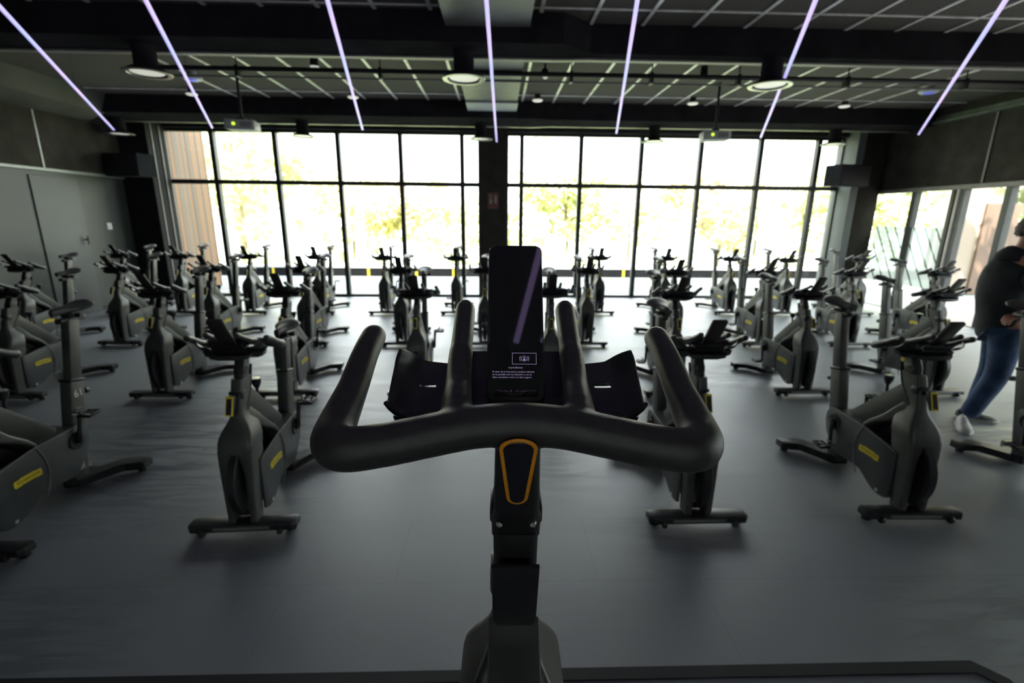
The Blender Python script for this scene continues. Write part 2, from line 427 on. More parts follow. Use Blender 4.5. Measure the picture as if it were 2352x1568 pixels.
# fire sign on the middle column
sy = YW-.28
sg = tag(thing('fire_sign', 'small red sign with two white pictograms on the middle column', 'sign', (-.09, sy-.004, 2.06)), 'small red sign with two white pictograms on the middle column', 'sign')
RED = mat('sign_red', (0.12, 0.03, 0.028), .4, noise=(10, .08)); SW = mat('sign_white', (0.25, .25, .22), .5, noise=(10, .05))
bm = bmesh.new(); box(bm, -.11, .11, -.003, .003, -.16, .16, .001); finish(bm, 'sign_plate', RED, sg, smooth=False)
bm = bmesh.new()
lathe(bm, [(.001, 0), (.022, 0), (.022, .004), (.001, .004)], (-.05, -.0075, .02), 16, 'y')
box(bm, -.072, -.028, -.007, -.003, -.06, .01, .0015); box(bm, -.058, -.042, -.007, -.003, .05, .12, .0015)
box(bm, .03, .075, -.007, -.003, -.05, .09, .0015); box(bm, .045, .06, -.007, -.003, .09, .12, .0015)
finish(bm, 'pictogram', SW, sg, smooth=False)

# ---- right wall: felt panels above, glazed partition below
bm = bmesh.new(); box(bm, XR, XR+.14, YB-.3, YW-.06, 2.33, ZC)
wr = struct(finish(bm, 'wall_right', MT['wallfelt'], smooth=False))
bm = bmesh.new(); box(bm, XR-.02, XR, 8.135, 8.165, 2.36, 3.44); box(bm, XR-.02, XR, 5.7, 5.73, 2.36, 3.44)
finish(bm, 'panel_joint', MT['flange'], wr, smooth=False)
bm = bmesh.new(); prism(bm, [(XR, 3.44), (XR-.09, 3.44), (XR-.09, 3.48), (XR-.03, 3.50), (XR-.03, 3.56), (XR, 3.56)], YB, YW-.6, 'y')
struct(finish(bm, 'trim_2', mat('grey_green_rail', (0.13, .16, .13), .4, .3, noise=(5, .3)), smooth=False))
bm = bmesh.new(); box(bm, XR-.03, XR+.14, 1.0, 10.35, 2.27, 2.345, .004); struct(finish(bm, 'trim_3', MT['flange'], smooth=False))
# right wall solid part nearer the camera (outside the frame)
bm = bmesh.new(); box(bm, XR, XR+.14, YB-.3, 1.0, -.3, 2.33); struct(finish(bm, 'wall_right_lower', MT['wallpaint'], smooth=False))
bm = bmesh.new(); box(bm, XR-.03, XR+.12, 1.0, 10.35, -.005, .012, .002)
struct(finish(bm, 'trim_4', MT['flange'], smooth=False))
pr = None
for i, (y0, y1) in enumerate([(9.40, 9.50), (8.40, 8.66), (7.62, 7.72), (6.4, 6.5), (5.1, 5.2), (2.9, 3.0)]):
    bm = bmesh.new()
    if i == 1:
        box(bm, XR-.02, XR+.10, y1-.075, y1, 0, 2.28, .004); box(bm, XR-.02, XR+.10, y0, y0+.06, 0, 2.28, .004)
        o = struct(finish(bm, 'trim_%d' % (5+i), MT['mull'], smooth=False))
        bm = bmesh.new(); cyl(bm, (XR+.04, (y0+y1)/2, 0.01), (XR+.04, (y0+y1)/2, 2.27), .062, n=28)
        finish(bm, 'round_post', mat('pale_pink_post', (0.42, 0.38, 0.36), .4, .2, noise=(3, .1)), o)
    else:
        box(bm, XR-.02, XR+.10, y0, y1, 0, 2.28, .004); struct(finish(bm, 'trim_%d' % (5+i), MT['mull'], smooth=False))
# frosted film on the partition glass with slanting stripes
fm = bpy.data.materials.new('frosted_film'); fm.use_nodes = True; nt = fm.node_tree; b = nt.nodes['Principled BSDF']
b.inputs['Base Color'].default_value = (.85, .90, .88, 1); b.inputs['Roughness'].default_value = .6
tr = nt.nodes.new('ShaderNodeBsdfTranslucent'); tr.inputs[0].default_value = (.40, .44, .41, 1)
tp = nt.nodes.new('ShaderNodeBsdfTransparent'); tp.inputs[0].default_value = (.22, .25, .23, 1)
m1 = nt.nodes.new('ShaderNodeMixShader'); m1.inputs[0].default_value = .55
tc = nt.nodes.new('ShaderNodeTexCoord'); sp = nt.nodes.new('ShaderNodeSeparateXYZ'); nt.links.new(tc.outputs['Object'], sp.inputs[0])
def mm(op, a, b_=None):
    x = nt.nodes.new('ShaderNodeMath'); x.operation = op
    for i, v in enumerate((a, b_)):
        if v is None: continue
        if isinstance(v, (int, float)): x.inputs[i].default_value = v
        else: nt.links.new(v, x.inputs[i])
    return x.outputs[0]
st = mm('LESS_THAN', mm('FRACT', mm('MULTIPLY', mm('ADD', mm('MULTIPLY', sp.outputs[1], 1.0), mm('MULTIPLY', sp.outputs[2], -0.62)), 4.2)), .16)
dk = nt.nodes.new('ShaderNodeBsdfTransparent'); dk.inputs[0].default_value = (.05, .07, .062, 1)
m2 = nt.nodes.new('ShaderNodeMixShader'); nt.links.new(st, m2.inputs[0])
nt.links.new(tp.outputs[0], m1.inputs[1]); nt.links.new(tr.outputs[0], m1.inputs[2])
nt.links.new(m1.outputs[0], m2.inputs[1]); nt.links.new(dk.outputs[0], m2.inputs[2])
nt.links.new(m2.outputs[0], nt.nodes['Material Output'].inputs[0]); MT['film'] = fm
for i, (y0, y1) in enumerate([(9.5, 10.34), (8.66, 9.40), (7.72, 8.40), (6.5, 7.62), (5.2, 6.4), (3.0, 5.1), (1.0, 2.9)]):
    if i == 2: continue                       # open doorway
    bm = bmesh.new(); vs = [bm.verts.new(p) for p in ((XR+.04, y0, .02), (XR+.04, y1, .02), (XR+.04, y1, 2.27), (XR+.04, y0, 2.27))]; bm.faces.new(vs)
    g = struct(finish(bm, 'window_%d' % (3+i), MT['pglass'], smooth=False))
    if i in (0, 1, 4, 5):
        bm = bmesh.new(); z0 = .50
        vs = [bm.verts.new(p) for p in ((XR+.046, y0+.01, z0), (XR+.046, y1-.01, z0), (XR+.046, y1-.01, 1.62), (XR+.046, y0+.01, 1.62))]; bm.faces.new(vs)
        finish(bm, 'frosted_film', MT['film'], g, smooth=False)

# ---- ceiling structure: beams, duct, pipes
def beam(name, yl0, yl1, yr0, yr1, label):
    bm = bmesh.new()
    prism(bm, [(XL, yl0), (0.66, yl0), (0.98, yr0), (XR, yr0), (XR, yr1), (.98, yr1), (.66, yl1), (XL, yl1)], 3.42, ZC, 'z', .004)
    o = struct(finish(bm, name, MT['beam'], smooth=False))
    bm = bmesh.new()
    prism(bm, [(XL, yl1-.05), (.66, yl1-.05), (.98, yr1-.05), (XR, yr1-.05), (XR, yr1+.03), (.98, yr1+.03), (.66, yl1+.03), (XL, yl1+.03)], 3.40, 3.425, 'z')
    finish(bm, 'flange_reflection', MT['flange'], o, smooth=False)  # light grey colour imitates the reflection along the rear flange
    return o
beam('ceiling_beam', 5.42, 5.93, 5.70, 5.90, '')
beam('ceiling_beam', 9.22, 10.02, 9.30, 9.92, '')
dt = thing('air_duct', 'flat grey air duct running along the middle of the ceiling', 'duct', (-.10, 0, 3.55))
bm = bmesh.new()
for y0, y1 in ((-3.9, 1.2), (1.21, 5.40), (5.95, 9.18)): box(bm, -.42, .42, y0, y1, 0, .13, .006)
finish(bm, 'duct_body', MT['duct'], dt, smooth=False)
bm = bmesh.new(); box(bm, -.42, .43, 8.55, 9.18, -.03, -.001, .004); finish(bm, 'end_lip', MT['paleduct'], dt, smooth=False)
bm = bmesh.new()
for y in (1.205, 3.4, 7.3): box(bm, -.435, .435, y-.02, y+.02, -.008, .13, .002)
finish(bm, 'flange', MT['duct'], dt, smooth=False)
pp = thing('ceiling_pipe', 'black pipe crossing the room under the ceiling felt', 'pipe', (0, 6.88, 3.52))
bm = bmesh.new(); cyl(bm, (-4.6, 0, 0), (7.95, 0, 0), .030); finish(bm, 'pipe', MT['dark'], pp)
bm = bmesh.new(); cyl(bm, (-4.6, .06, -.075), (7.95, .06, -.075), .012, n=10); finish(bm, 'conduit', MT['duct'], pp)
bm = bmesh.new()
for x in (-4.3, -3.3, -1.5, .95, 2.0, 3.15, 4.6, 6.2, 7.6): box(bm, x-.02, x+.02, -.035, .075, -.09, .04, .004); cyl(bm, (x, 0, .03), (x, 0, .18), .008, n=8)
finish(bm, 'hanger', MT['dark'], pp)

# ---- pendant downlights under the beams
LAMPS = [(-3.66, 5.70), (-.36, 5.70), (2.98, 5.74), (-3.62, 9.78), (-.32, 9.80), (2.98, 9.82), (6.50, 9.82), (-6.95, 9.78)]
LN = ['big round downlight under the near beam, left of the three', 'big round downlight under the near beam, beside the grey duct', 'big round downlight under the near beam, right of the three',
      'round downlight under the far beam, to the right of the left projector', 'round downlight under the far beam in front of the middle column', 'round downlight under the far beam, left of the right projector',
      'round downlight under the far beam above the right loudspeaker', 'round downlight under the far beam above the left loudspeaker']
proto = None
for (x, y), l in zip(LAMPS, LN):
    if proto is None:
        proto = t = thing('downlight', l, 'ceiling light', (x, y, 3.42), group='round downlights under the beams')
        bm = bmesh.new(); lathe(bm, [(.001, 0), (.108, 0), (.108, -.205), (.125, -.228), (.226, -.262), (.226, -.268), (.10, -.245), (.06, -.24)], n=36); finish(bm, 'housing', MT['beam'], t)
        bm = bmesh.new(); lathe(bm, [(.175, -.264), (.182, -.276), (.224, -.276), (.228, -.270), (.224, -.266), (.175, -.264)], n=48); finish(bm, 'ring', MT['lampring'], t)
        bm = bmesh.new(); lathe(bm, [(.001, -.262), (.15, -.262), (.158, -.256), (.158, -.246), (.001, -.246)], n=40); finish(bm, 'diffuser', MT['glow_disc'], t)
        bm = bmesh.new(); lathe(bm, [(.158, -.256), (.176, -.262), (.176, -.235), (.158, -.235)], n=40); finish(bm, 'gap_ring', MT['beam'], t)
    else:
        t = copy_tree(proto); t.location = (x, y, 3.42); t['label'] = l
# ---- small ceiling discs and spot heads
SD = [(-4.95, 8.72, 'small pale ceiling disc left of the second light tube'), (-2.37, 8.74, 'small pale ceiling disc behind the third light tube'), (.66, 8.74, 'small pale ceiling disc just right of the grey duct'),
      (3.28, 8.78, 'small pale ceiling disc left of the right projector rod'), (5.90, 8.8, 'small pale ceiling disc near the right end of the far beam')]
sp0 = None
for x, y, l in SD:
    if sp0 is None:
        sp0 = t = thing('ceiling_speaker', l, 'ceiling speaker', (x, y, ZC-.012), group='small pale discs on the ceiling')
        bm = bmesh.new(); lathe(bm, [(.001, .012), (.05, .012), (.05, -.07), (.001, -.07)], n=24); finish(bm, 'housing', MT['beam'], t)
        bm = bmesh.new(); lathe(bm, [(.001, -.092), (.07, -.092), (.085, -.082), (.085, -.07), (.001, -.07)], n=32); finish(bm, 'disc', MT['glow_disc'], t)  # faint glow added to brighten the speaker disc, which is no lamp
    else:
        t = copy_tree(sp0); t.location = (x, y, ZC-.012); t['label'] = l
for x, y, l in ((-4.36, 7.75, 'white ceiling disc with blue glint left of the left projector rod'), (6.45, 7.75, 'white ceiling disc with blue glint by the rightmost light tube')):
    t = thing('ceiling_sensor', l, 'ceiling light', (x, y, ZC-.012), group='white ceiling discs with a blue glint')
    bm = bmesh.new(); lathe(bm, [(.001, -.10), (.11, -.10), (.13, -.085), (.13, -.06), (.06, -.05), (.06, .012), (.001, .012)], n=36); finish(bm, 'disc', mat('sensor_white', (.5, .53, .55), .35, noise=(8, .05)), t)
    bm = bmesh.new(); lathe(bm, [(.001, -.108), (.06, -.107), (.07, -.1005), (.001, -.1005)], n=24); finish(bm, 'blue_lens', emis('blue_glint', (.12, .16, 1.0), .15), t)
for x, y, l in ((-2.36, 6.98, 'small black cylinder spotlight between the second and third light tubes'), (2.76, 7.08, 'small black cylinder spotlight in front of the right projector')):
    t = thing('spotlight', l, 'spotlight', (x, y, ZC-.012), group='small cylinder spotlights')
    bm = bmesh.new(); lathe(bm, [(.001, .012), (.045, .012), (.05, -.10), (.001, -.10)], n=24); finish(bm, 'housing', MT['beam'], t)
    bm = bmesh.new(); lathe(bm, [(.001, -.125), (.048, -.12), (.055, -.10), (.001, -.10)], n=24); finish(bm, 'lens', MT['glow_disc'], t)
t = thing('spotlight', 'dark tilted spotlight hanging just right of the grey duct', 'spotlight', (.63, 7.1, ZC-.012))
bm = bmesh.new(); cyl(bm, (0, 0, .012), (0, 0, -.08), .015); finish(bm, 'stem', MT['beam'], t)
bm = bmesh.new(); cyl(bm, (0, .05, -.06), (0, -.05, -.15), .045); finish(bm, 'housing', MT['beam'], t)
bm = bmesh.new(); cyl(bm, (0, -.048, -.148), (0, -.053, -.153), .036); finish(bm, 'lens', MT['glow_disc'], t)

# ---- LED light tubes fanning out under the beams
lm = bpy.data.materials.new('lavender_tube'); lm.use_nodes = True; q = NT(lm); P, xyz = q.xyz()
n1 = q.n('ShaderNodeTexNoise', noise_dimensions='1D'); n1.inputs['Scale'].default_value = .9; n1.inputs['Detail'].default_value = 2; q.l(xyz[1], n1.inputs['W'])
rp = q.n('ShaderNodeValToRGB'); rp.color_ramp.elements[0].position = .38; rp.color_ramp.elements[0].color = (.42, .45, 1.0, 1)
rp.color_ramp.elements[1].position = .62; rp.color_ramp.elements[1].color = (.64, .46, .98, 1); q.l(n1.outputs['Fac'], rp.inputs[0])
q.l(rp.outputs[0], q.b.inputs['Emission Color']); q.b.inputs['Emission Strength'].default_value = 0.25; q.b.inputs['Base Color'].default_value = (.5, .45, .6, 1)
LT = [((-3.67, 4.17), (-7.18, 10.02)), ((-2.5, 4.0), (-4.99, 9.26)), ((-1.2, 3.93), (-2.37, 9.21)), ((-0.08, 3.87), (-0.02, 10.40)), ((0.97, 3.82), (2.11, 9.18)), ((2.19, 3.75), (4.84, 9.41)), ((3.47, 3.68), (7.34, 8.85))]
TN = ['leftmost', 'second from the left', 'third from the left', 'middle, longest', 'third from the right', 'second from the right', 'rightmost']
for i, ((x0, y0), (x1, y1)) in enumerate(LT):
    d = Vector((x1-x0, y1-y0, 0)); L = d.length; d.normalize()
    s = (y0 + .50)/d.y
    st_ = Vector((x0, y0, 0)) - d*s
    tot = (Vector((x1, y1, 0))-st_).length
    t = thing('light_tube', 'slim lavender light tube fanning out under the ceiling, %s of seven' % TN[i], 'light tube', (st_.x, st_.y, 3.2), math.atan2(-d.x, d.y), 'lavender light tubes fanning out under the ceiling')
    bm = bmesh.new(); cyl(bm, (0, 0, 0), (0, tot, 0), .016, n=14); finish(bm, 'tube', lm, t)
    bm = bmesh.new()
    for yy in (.3, tot*.35, tot*.68, tot-.15): cyl(bm, (0, yy, .015), (0, yy, (ZC-3.2) if abs(st_.x+d.x*yy+.1) > .5 else .335), .002, n=6)
    finish(bm, 'hanging_wire', MT['dark'], t)

# ---- projectors
for x, y, l in ((-3.66, 7.6, 'white projector hung from a black rod, on the left over the windows'), (3.34, 7.9, 'white projector hung from a black rod, on the right over the windows')):
    sgn = -1 if x < 0 else 1
    t = thing('projector', l, 'projector', (x, y, 2.90), R(-8*sgn), 'projectors hung from the ceiling')
    bm = bmesh.new(); cyl(bm, (0, 0, .16), (0, 0, .795), .020); lathe(bm, [(.001, .79), (.07, .79), (.07, .798), (.001, .798)], n=20); finish(bm, 'rod', MT['dark'], t)
    bm = bmesh.new(); box(bm, -.05, .05, -.05, .05, .13, .17, .005); finish(bm, 'bracket', MT['dark'], t)
    bm = bmesh.new(); box(bm, -.20, .20, -.15, .15, .0, .13, .015, 3); finish(bm, 'body', MT['projector'], t)
    bm = bmesh.new(); lathe(bm, [(.001, -.01), (.02, -.01), (.02, .002), (.001, .002)], (-.07, -.152, .07), 20, 'y'); finish(bm, 'status_light', emis('green_yellow_led', (.65, 1.0, .05), .4), t)
    bm = bmesh.new()
    for k in range(6): box(bm, .02+k*.025, .03+k*.025, -.152, -.148, .03, .10)
    finish(bm, 'vent', MT['dark'], t, smooth=False)

# ---- loudspeakers on the columns
for x, y, z, rz, l in ((-6.86, 9.72, 2.40, -8, 'wide black loudspeaker mounted on the left dark column'), (6.98, 9.93, 2.39, 10, 'wide black loudspeaker mounted on the right dark column')):
    t = thing('loudspeaker', l, 'speaker', (x, y, z), R(rz), 'wide black loudspeakers on the columns')
    bm = bmesh.new(); prism(bm, [(-.40, .17), (-.34, -.16), (.34, -.16), (.40, .17)], 0, .40, 'z', .012); finish(bm, 'cabinet', mat('black_speaker_cabinet', (.026, .028, .032), .8, 0, .1, noise=(12, .15)), t)
    bm = bmesh.new(); box(bm, -.33, .33, -.172, -.160, .02, .38, .004); finish(bm, 'grille', mat('black_speaker_grille', (.014, .014, .015), .7, noise=(300, .4)), t)
    bm = bmesh.new()
    if x < 0: box(bm, -.03, .03, .17, .42, .15, .25, .004)
    else: box(bm, .26, .34, .165, .20, .14, .26, .004); tube(bm, [(.30, .18, .20), (.44, .26, .20), (.62, .30, .20)], .03, 12)
    finish(bm, 'wall_bracket', MT['dark'], t)

# ================================================================== OUTSIDE
gm = mat('pale_paving', (0.24, 0.255, 0.26), .8, noise=(1.5, .06))
bm = bmesh.new(); box(bm, -30, 30, YW+.12, 14.6, -.3, -.012); struct(finish(bm, 'ground_paving', gm, smooth=False))
bm = bmesh.new(); box(bm, -6.9, 7.6, 11.82, 12.59, -.012, -.008); struct(finish(bm, 'paving_strip', mat('grey_paving_strip', (.20, .215, .22), .8, noise=(2, .08)), smooth=False))
bm = bmesh.new(); box(bm, XR+.14, 30, -8, YW+.12, -.3, -.012); struct(finish(bm, 'ground_terrace', mat('rosy_terrace_paving', (.24, .215, .205), .7, noise=(1.5, .05)), smooth=False))
kw = tag(thing('kerb_wall', '', 'wall', (0, 14.6, 0)), 'low black kerb wall with a white coping outside the windows', 'wall')
bm = bmesh.new(); box(bm, -16, 16, 0, .25, -.1, .235, .005); finish(bm, 'wall_body', mat('black_kerb', (.010, .0108, .0125), .8, 0, .1, noise=(3, .15)), kw, smooth=False)
bm = bmesh.new(); box(bm, -16, 16, -.02, .3, .235, .30, .005); finish(bm, 'coping', mat('white_coping', (.7, .7, .7), .7, noise=(5, .05)), kw, smooth=False)
YS = mat('yellow_stripe', (.75, .55, .03), .6, noise=(10, .05))
for i, x in enumerate((-8.46, -6.64, -3.84, -2.42, -1.31, -0.49, 3.82, 6.6)):
    bm = bmesh.new(); box(bm, x-.035, x+.035, -.008, 0, .0, .235); finish(bm, 'yellow_stripe', YS, kw, smooth=False)
# grass bank
bm = bmesh.new()
NX, NY = 60, 24
gv = [[bm.verts.new((-40+80*i/NX, 14.85+ (j/NY)**1.3*45, .12 - .093*(j/NY)**1.3*45*min(1, j/3) + .04*math.sin(i*.9+j))) for i in range(NX+1)] for j in range(NY+1)]
for j in range(NY):
    for i in range(NX): bm.faces.new([gv[j][i], gv[j][i+1], gv[j+1][i+1], gv[j+1][i]])
struct(finish(bm, 'grass_bank', mat('pale_grass', (.30, .40, .12), .9, noise=(1.2, .35))))
# wood clad wing wall
wm = mat('wood_slats', (.5, .3, .16), .6); q = NT(wm); P, xyz = q.xyz()
n1 = q.n('ShaderNodeTexNoise', noise_dimensions='1D'); n1.inputs['Scale'].default_value = 11; n1.inputs['Detail'].default_value = 0; q.l(q.math('SNAP', xyz[1], .05), n1.inputs['W'])
rp = q.n('ShaderNodeValToRGB'); rp.color_ramp.elements[0].position = .3; rp.color_ramp.elements[0].color = (.085, .065, .055, 1)
e_ = rp.color_ramp.elements.new(.5); e_.color = (.17, .125, .088, 1); rp.color_ramp.elements[-1].position = .7; rp.color_ramp.elements[-1].color = (.27, .115, .032, 1)
q.l(n1.outputs['Fac'], rp.inputs[0]); q.l(rp.outputs[0], q.b.inputs['Base Color'])
bm = bmesh.new(); box(bm, -11, -6.98, 10.95, 12.40, -.01, 5.2)
wgm = mat('wing_wall', (.007, .0075, .008), .9, 0, .05, noise=(2, .1)); wgm.node_tree.nodes['Principled BSDF'].inputs['IOR'].default_value = 1.0
ww = struct(finish(bm, 'wall_wing', wgm, smooth=False))
bm = bmesh.new()
for k in range(29): box(bm, -6.98, -6.93, 10.955+k*.05, 10.99+k*.05, 0, 5.2)
finish(bm, 'wood_slats', wm, ww, smooth=False)
# lobby-side buildings seen through the partition
bm = bmesh.new(); box(bm, 10.75, 14.5, 11.5, 11.8, -.012, 4.5); cw = struct(finish(bm, 'wall_cream', mat('cream_render', (.36, .31, .25), .8, noise=(1, .05)), smooth=False))
bm = bmesh.new(); box(bm, 11.5, 12.6, 11.44, 11.5, 0, 2.15, .005); struct(finish(bm, 'door_2', mat('brown_door', (.15, .10, .068), .6, noise=(3, .12)), smooth=False))

LEAF = [mat('yellow_green_leaves', (.66, .65, .38), .8, noise=(3, .3)), mat('pale_green_leaves', (.55, .60, .34), .8, noise=(3, .3)), mat('autumn_leaves', (.72, .62, .40), .8, noise=(3, .3))]
BARK = mat('bark', (.25, .20, .15), .9, noise=(6, .3))
def tree(x, y, z0, h, rad, kind, label, n=900, seed=0, name='tree', cat='tree', leaf=.22, group='trees beyond the kerb wall'):
    rnd = random.Random(seed)
    t = thing(name, label, cat, (x, y, z0), 0, group)
    bm = bmesh.new(); tube(bm, spline([(0, 0, -.3), (.06, 0, h*.3), (-.05, .04, h*.6), (0, 0, h*.92)], 4), [.10*h/5*(1-.75*i/12) for i in range(13)], 8)
    for k in range(7):
        a = rnd.uniform(0, 6.28); zz = h*rnd.uniform(.35, .7); rr_ = rad*rnd.uniform(.5, .8)
        tube(bm, [(0, 0, zz), (rr_*.5*math.cos(a), rr_*.5*math.sin(a), zz+h*.12), (rr_*math.cos(a), rr_*math.sin(a), zz+h*.2)], [.05, .03, .01], 6)
    finish(bm, 'trunk', BARK, t)
    bm = bmesh.new()
    clumps = [(rnd.uniform(-1, 1)*rad*.85, rnd.uniform(-1, 1)*rad*.85, h*.60+rnd.gauss(0, h*.18), rnd.uniform(.35, .7)*rad*.6) for _ in range(28)]
    for i in range(n):
        cx, cy, cz, cr = clumps[i % 28]
        v = Vector((rnd.gauss(0, 1), rnd.gauss(0, 1), rnd.gauss(0, 1))).normalized()*cr*rnd.uniform(.5, 1.05)
        p = Vector((cx, cy, cz))+v
        a = Vector((rnd.uniform(-1, 1), rnd.uniform(-1, 1), rnd.uniform(-1, 1))).normalized(); b_ = a.orthogonal().normalized()
        s = leaf*rnd.uniform(.6, 1.3)
        bm.faces.new([bm.verts.new(p+a*s), bm.verts.new(p+b_*s*.6), bm.verts.new(p-a*s), bm.verts.new(p-b_*s*.6)])
    finish(bm, 'foliage', LEAF[kind], t, smooth=False)
    return t
KT = ['yellow green', 'pale green', 'golden autumn']
TR = [(-15.6, 30.5, 9.0, 2.9, 0), (-11.4, 22.5, 7.8, 2.6, 0), (-9.0, 31, 6.9, 2.6, 2), (-4.6, 24, 4.9, 2.5, 2), (-1.0, 32, 5.4, 2.7, 0), (3.2, 23, 5.3, 2.3, 0), (8.4, 31.5, 6.6, 2.7, 2), (10.0, 22.0, 5.6, 2.3, 2), (16.4, 31, 6.8, 2.8, 1), (15.6, 22.5, 5.6, 2.6, 0), (21.6, 24, 6.4, 2.6, 1)]
TW = ['farther back, right of the wood-clad wall', 'nearest to the wood-clad wall, front of two', 'seen faintly in the fourth window bay from the left, far back', 'seen in the lower panes left of the middle column', 'seen right beside the middle column', 'seen in the first wide bay right of the middle column', 'far back in the second wide bay right of the middle column', 'seen in the fourth wide bay right of the middle column', 'seen far back in the last wide bay on the right', 'seen just left of the right dark column', 'seen through the glazed partition past the right dark column']
for i, ((x, y, h, r_, k), wtxt) in enumerate(zip(TR, TW)):
    tree(x, y, .12-.093*(y-14.85)-.15, h, r_, k, '%s leafy tree %s' % (KT[k], wtxt), n=3600, seed=i+3, leaf=.17)
for i, (x, y, h, r_) in enumerate(((11.4, 8.6, 4.6, 1.5), (12.6, 6.3, 4.8, 1.7), (13.5, 13.6, 5.5, 2.0))):
    tree(x, y, -.01, h, r_, 1, ['yellow green tree on the terrace behind the standing person', 'yellow green tree on the terrace at the right picture edge', 'pale tree behind the cream wall on the terrace'][i], seed=40+i, group='trees on the terrace')
# hedge row on the bank
for i, x in enumerate((-13.0, -8.4, -4.6, -1.2, 3.0, 6.6, 10.4)):
    t = thing('shrub', 'low green shrub on the grass bank, number %s along from the left' % ['one', 'two', 'three', 'four', 'five', 'six', 'seven'][i], 'shrub', (x, 17.4+.3*math.sin(i*2), -.1), 0, 'low shrubs on the grass bank')
    t['label'] = ['low green shrub on the bank at the far left by the wood cladding', 'low green shrub on the bank behind the second window bay', 'low green shrub on the bank behind the fourth window bay', 'low green shrub on the bank just left of the middle column', 'low green shrub on the bank right of the middle column', 'low green shrub on the bank behind the right window bays', 'low green shrub on the bank by the right column'][i]
    bm = bmesh.new(); rnd = random.Random(i)
    for _ in range(500):
        v = Vector((rnd.gauss(0, 1), rnd.gauss(0, .45), abs(rnd.gauss(0, .5)))); v = v*.62
        a = Vector((rnd.uniform(-1, 1), rnd.uniform(-1, 1), rnd.uniform(-1, 1))).normalized(); b_ = a.orthogonal().normalized(); s = .09*rnd.uniform(.6, 1.3)
        bm.faces.new([bm.verts.new(v+a*s), bm.verts.new(v+b_*s*.6), bm.verts.new(v-a*s), bm.verts.new(v-b_*s*.6)])
    finish(bm, 'foliage', LEAF[1], t, smooth=False)
    bm = bmesh.new()
    for k in range(5): cyl(bm, (-.8+.4*k, 0, -.35), (-.7+.4*k, 0, .35), .02, n=6)
    finish(bm, 'stem', BARK, t)
# parked car on the bank road
ct = thing('car', 'white and blue car parked far outside, left of the middle column', 'car', (-4.6, 58.0, -3.8), R(10))
bm = bmesh.new(); prism(bm, [(-2.0, .3), (-2.0, .75), (-1.2, .9), (-.7, 1.35), (.7, 1.38), (1.3, .9), (2.0, .8), (2.05, .3)], -.8, .8, 'y', .06, 3); finish(bm, 'body', mat('car_white', (.7, .75, .85), .3, noise=(2, .03)), ct)
bm = bmesh.new(); prism(bm, [(-1.1, .92), (-.68, 1.30), (.66, 1.32), (1.15, .92)], -.82, .82, 'y'); finish(bm, 'window_glass', mat('car_glass', (.02, .05, .16), .3, noise=(2, .03)), ct)
for x in (-1.25, 1.25):
    for y in (-.8, .72):
        bm = bmesh.new(); cyl(bm, (x, y, .3), (x, y+.12, .3), .3, n=24); finish(bm, 'wheel', MT['black'], ct)
# ================================================================== EXERCISE BIKES
# local frame: front at -y, rear at +y, z up, origin on the floor at the front stabiliser
def stash(o):
    bpy.data.objects.remove(o)

def build_handlebar_mesh():
    bm = bmesh.new()
    rc = .0245
    # curved main bar, wide corners, side grips
    L = [(-.200, .110, 1.166), (-.202, .150, 1.151), (-.204, .205, 1.122), (-.2075, .255, 1.098), (-.2035, .286, 1.089), (-.186, .299, 1.087), (-.148, .2975, 1.091), (-.10, .292, 1.099), (-.05, .286, 1.107), (0, .284, 1.110)]
    Rr = [.0175, .0178, .0192, .0225, .0245, .0248, .0242, .024, .024, .0245]
    pts = L + [(-x, y, z) for x, y, z in L[-2::-1]]; rad = Rr + Rr[-2::-1]
    sp = spline(pts, 6)
    rs = []
    for i in range(len(pts)-1):
        for k in range(6): rs.append(rad[i]+(rad[i+1]-rad[i])*k/6)
    rs.append(rad[-1])
    tube(bm, sp, rs, 20, round_end=(True, True))
    for s in (-1, 1):
        h = spline([(s*.066, .290, 1.103), (s*.070, .250, 1.117), (s*.0725, .205, 1.130), (s*.074, .165, 1.145), (s*.0745, .110, 1.169), (s*.075, .055, 1.195)], 6)
        hr = [.0225 - .0058*min(1, i/11) + (-.001 if i > 20 else 0) for i in range(len(h))]
        tube(bm, h, hr, 18, round_end=(False, True))
    # neck down from the bar
    tube(bm, [(0, .284, 1.10), (0, .272, 1.075), (0, .262, 1.05)], [.024, .026, .026], 16)
    o = finish(bm, 'hb', MT['grip'])
    me = bake(o, [('REMESH', dict(mode='VOXEL', voxel_size=.0042, use_smooth_shade=True)), ('SMOOTH', dict(factor=.5, iterations=9))])
    stash(o); return me

